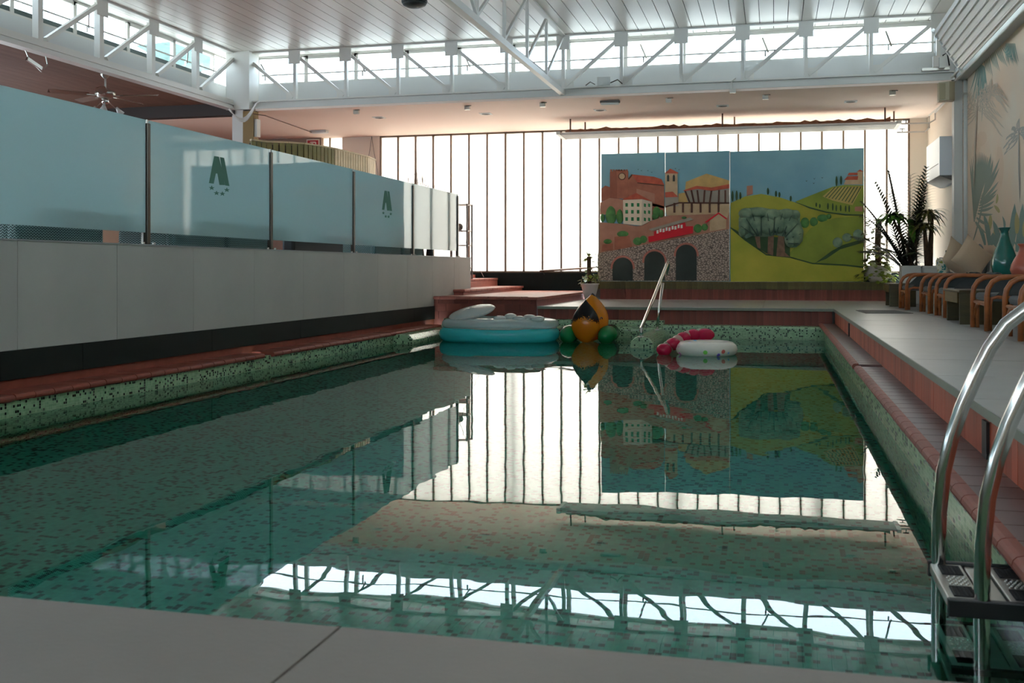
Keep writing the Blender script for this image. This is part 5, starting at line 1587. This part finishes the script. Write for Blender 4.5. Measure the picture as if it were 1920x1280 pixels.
def wicker(y0, y1, lab):
    e = empty('wicker_armchair', (-7.2, (y0 + y1) / 2, .58), label=lab, cat='chair', group='wicker armchairs behind the glass balustrade')
    MB().box(-7.02, -6.90, y0, y1, .62, 1.32).build('back', M_WICK, e, bevel=.05)
    MB().box(-7.65, -7.0, y0, y0 + .13, .62, 1.18).build('arm', M_WICK, e, bevel=.04)
    MB().box(-7.65, -7.0, y1 - .13, y1, .62, 1.18).build('arm', M_WICK, e, bevel=.04)
    MB().box(-7.65, -7.03, y0 + .14, y1 - .14, .64, .95).build('seat', M_WICK, e, bevel=.03)
    for yy in (y0 + .06, y1 - .06):
        for xx in (-7.6, -6.98):
            MB().box(xx - .025, xx + .025, yy - .025, yy + .025, .58, .63).build('foot', M_PLASTICB, e)
for y0, y1, lab in ((8.32, 9.66, 'dark teal wicker armchair back under the leftmost glass pane'), (10.95, 12.2, 'dark teal wicker armchair just right of the first dark post'),
                    (12.24, 13.45, 'dark teal wicker armchair under the second post from the left'), (17.38, 18.74, 'teal wicker armchair below the emblem on the glass'),
                    (18.78, 20.0, 'teal wicker armchair under the last glass pane')):
    wicker(y0, y1, lab)
e = empty('dark_sofa', (-7.3, 15.2, .58), label='black sofa back showing below the third glass pane', cat='sofa')
MB().box(-7.15, -6.95, 14.25, 16.1, .6, 1.25).build('back', M_PLASTICB, e, bevel=.04)
MB().box(-7.8, -7.15, 14.25, 16.1, .6, .95).build('seat', M_PLASTICB, e, bevel=.04)
e = empty('terrace_table', (-7.6, 10.3, .58), label='dark framed table between the wicker armchairs', cat='table')
MB().box(-8.1, -7.1, 9.8, 10.8, 1.22, 1.26).build('top', M_PLASTICB, e)
for xx in (-8.05, -7.15):
    for yy in (9.85, 10.75):
        MB().box(xx - .025, xx + .025, yy - .025, yy + .025, .58, 1.22).build('leg', M_BRUSH, e)
struct('wall_terrace_brick', MB().box(-9.0, -8.8, 13.6, 22.0, .58, 1.25), M_TERRA, label='low red brick wall behind the terrace seats')
# curved slat screen of the bar
def slats():
    e = empty('slat_screen', (-10.5, 22.5, .58), label='curved screen of upright bamboo slats behind the frosted glass', cat='screen')
    Zt = 3.2
    us = [(470, 262.0), (500, 265.5), (540, 267), (570, 269), (600, 273.5), (630, 279), (660, 286.5), (690, 294), (703, 300)]
    pts = [at(u, v, Z=Zt) for u, v in us]
    # resample along the curve
    seg, acc = [], [0]
    for i in range(len(pts) - 1):
        acc.append(acc[-1] + (pts[i + 1] - pts[i]).length)
    tot = acc[-1]; n = int(tot / .12)
    def S_(d):
        for i in range(len(pts) - 1):
            if d <= acc[i + 1] + 1e-6:
                return pts[i].lerp(pts[i + 1], (d - acc[i]) / (acc[i + 1] - acc[i]))
        return pts[-1]
    for k in range(n):
        a, b = S_(tot * (k + .09) / n), S_(tot * (k + .91) / n)
        mid = (a + b) / 2
        m = MB().bar((a.x, a.y, (.58 + Zt) / 2), (b.x, b.y, (.58 + Zt) / 2), .03, Zt - .58)
        m.build('slat', M_SLAT if k < n * .45 else M_SLAT2, e)
    m = MB()
    for k in range(len(pts) - 1):
        m.bar(tuple(pts[k]), tuple(pts[k + 1]), .06, .03)
    m.build('top_rail', M_SLAT2, e)
    m = MB()
    for k in range(len(pts) - 1):
        o_ = Vector((-.05, .05, 0))
        a, b = pts[k] + o_, pts[k + 1] + o_
        m.bar((a.x, a.y, 1.87), (b.x, b.y, 1.87), .02, 2.56)
    m.build('backing', M_BEAMB, e)
slats()
# fire hose sign
s0, s1 = at(575, 257, Y=26.15), at(599, 276, Y=26.15)
e = empty('fire_sign', (s0.x, 26.15, s0.z), label='red and white fire equipment sign on the far left wall', cat='sign')
zt, zb = min(s0.z, 4.26), min(s0.z, 4.26) - .38
MB().box(s0.x, s1.x, 26.14, 26.16, zb, zt).build('plate', M_WHITEP, e)
W_ = s1.x - s0.x
MB().box(s0.x + .03, s1.x - .03, 26.132, 26.142, zb + .03, zt - .03).build('red_field', M_RED, e)
MB().prism([(s0.x + .10, zb + .04), (s0.x + .10, zb + .22), (s0.x + .14, zb + .27), (s0.x + .20, zb + .27), (s0.x + .22, zb + .22), (s0.x + .22, zb + .04)], 26.126, 26.134).build('pictogram', M_WHITEP, e)
MB().prism([(s0.x + .10, zb + .29), (s0.x + .12, zb + .31), (s0.x + .27, zb + .31), (s0.x + .29, zb + .29), (s0.x + .29, zb + .06), (s0.x + .26, zb + .06), (s0.x + .26, zb + .28)], 26.126, 26.134).build('pictogram', M_WHITEP, e)
struct('wall_far_left', MB().box(-17, -11.95, 26.16, 26.28, .58, 4.3), mat('taupe wall', (150, 128, 112), .85), label='taupe wall carrying the fire sign')
e = empty('wall_lamp', (-13.0, 26.1, 4.1), label='flat oblong lamp left of the fire sign', cat='lamp')
c = at(525, 253, Y=26.1)
MB().box(c.x - .22, c.x + .22, 26.05, 26.16, c.z - .08, c.z + .04).build('housing', M_ACG, e, bevel=.01)
MB().box(c.x - .2, c.x + .2, 26.04, 26.15, c.z - .11, c.z - .07).build('diffuser', M_POTG, e)
e = empty('hanging_wire', (-10.8, 26.2, 4.3), label='two thin wires hanging down the cream pier', cat='cable')
for dx in (-.03, .03):
    c = at(697, 250, Y=26.24)
    MB().tube([(c.x, 26.24, 4.3), (c.x + dx * 2, 26.24, 3.9), (c.x + dx * 6, 26.24, 3.3), (c.x + dx * 5, 26.24, 2.6)], .006, 5).build('wire', M_DSTEEL, e)
# wire shelf tower
sx, sy = -7.18, 23.6
e = empty('wire_shelf', (sx, sy, .49), label='tall grey metal shelf tower with cross bracing past the balustrade', cat='shelf')
hx, hy = .19, .2
for ax_ in (-1, 1):
    for ay in (-1, 1):
        MB().box(sx + ax_ * hx - .018, sx + ax_ * hx + .018, sy + ay * hy - .018, sy + ay * hy + .018, .49, 2.26).build('upright', mat('grey shelf metal', (120, 114, 108), .5), e)
for z in (.75, 1.28, 1.62, 2.24):
    MB().box(sx - hx, sx + hx, sy - hy, sy + hy, z - .012, z + .012).build('shelf_board', M_POTG, e)
for (z0, z1) in ((.75, 1.28), (1.28, 2.24)):
    MB().tube([(sx - hx, sy - hy, z0), (sx + hx, sy - hy, z1)], .006, 5).tube([(sx + hx, sy - hy, z0), (sx - hx, sy - hy, z1)], .006, 5).build('cross_brace', M_TWIG, e)
MB().ball((sx - .05, sy, 1.718), .08, .08, .085, 12, 8).build('stone_ornament', M_ACG, label='dark rounded ornament on the metal shelf tower', cat='ornament')
# dry twigs in vases on the terrace
rt = random.Random(5)
for k, (u, v, lab) in enumerate(((773, 318, 'dry twig bunch left of the dark post, tips above the glass'), (788, 316, 'tallest dry twig bunch above the glass by the last post'), (806, 334, 'low dry twig tips right of the last posts'))):
    c = at(u, v, X=-7.6)
    e = empty('twig_vase', (c.x, c.y, .58), label=lab, cat='twigs', group='dry twig bunches')
    MB().lathe([(.08, 0), (.11, .3), (.07, .65), (.06, .7)], (c.x, c.y, .58), 14).build('vase', M_PLASTICB, e, smooth=True)
    for j in range(9 if k == 1 else 6):
        m = MB()
        tip = c + Vector((rt.uniform(-.1, .1), rt.uniform(-.35, .35), rt.uniform(-.25, .0)))
        b0 = Vector((c.x, c.y, 1.25))
        mid = b0.lerp(tip, .6) + Vector((rt.uniform(-.04, .04), rt.uniform(-.05, .05), 0))
        m.tube([b0, mid, tip], [.012, .009, .004], 5)
        for t in (.45, .6, .72, .85):
            s = b0.lerp(mid, t) if t < .6 else mid.lerp(tip, (t - .6) / .4)
            m.tube([s, s + Vector((rt.uniform(-.06, .06), rt.uniform(-.16, .16), rt.uniform(.08, .18)))], [.006, .003], 4)
        m.build('twig', M_TWIG, e)
# thin handrail on the back wall
e = empty('wall_handrail', (-5.0, 26.0, .7), label='thin grey handrail rising along the black upstand left of the mural', cat='handrail')
a_, b_ = at(1012, 508, Y=26.0), at(1120, 501, Y=26.0)
MB().tube([tuple(a_), tuple(b_), (b_.x + 1.2, 26.0, b_.z + .12)], .025, 8).build('rail', M_BRUSH, e, smooth=True)
for t in (.05, .9):
    p = a_.lerp(b_, t)
    MB().bar(tuple(p), (p.x, 26.22, p.z - .1), .015, .015).build('bracket', M_BRUSH, e)
MB().tube([at(888, 482, Y=24.2), at(907, 519, Y=24.6)], .006, 5).build('guy_wire', M_POTG, label='thin slanting wire between shelf tower and top step', cat='wire')
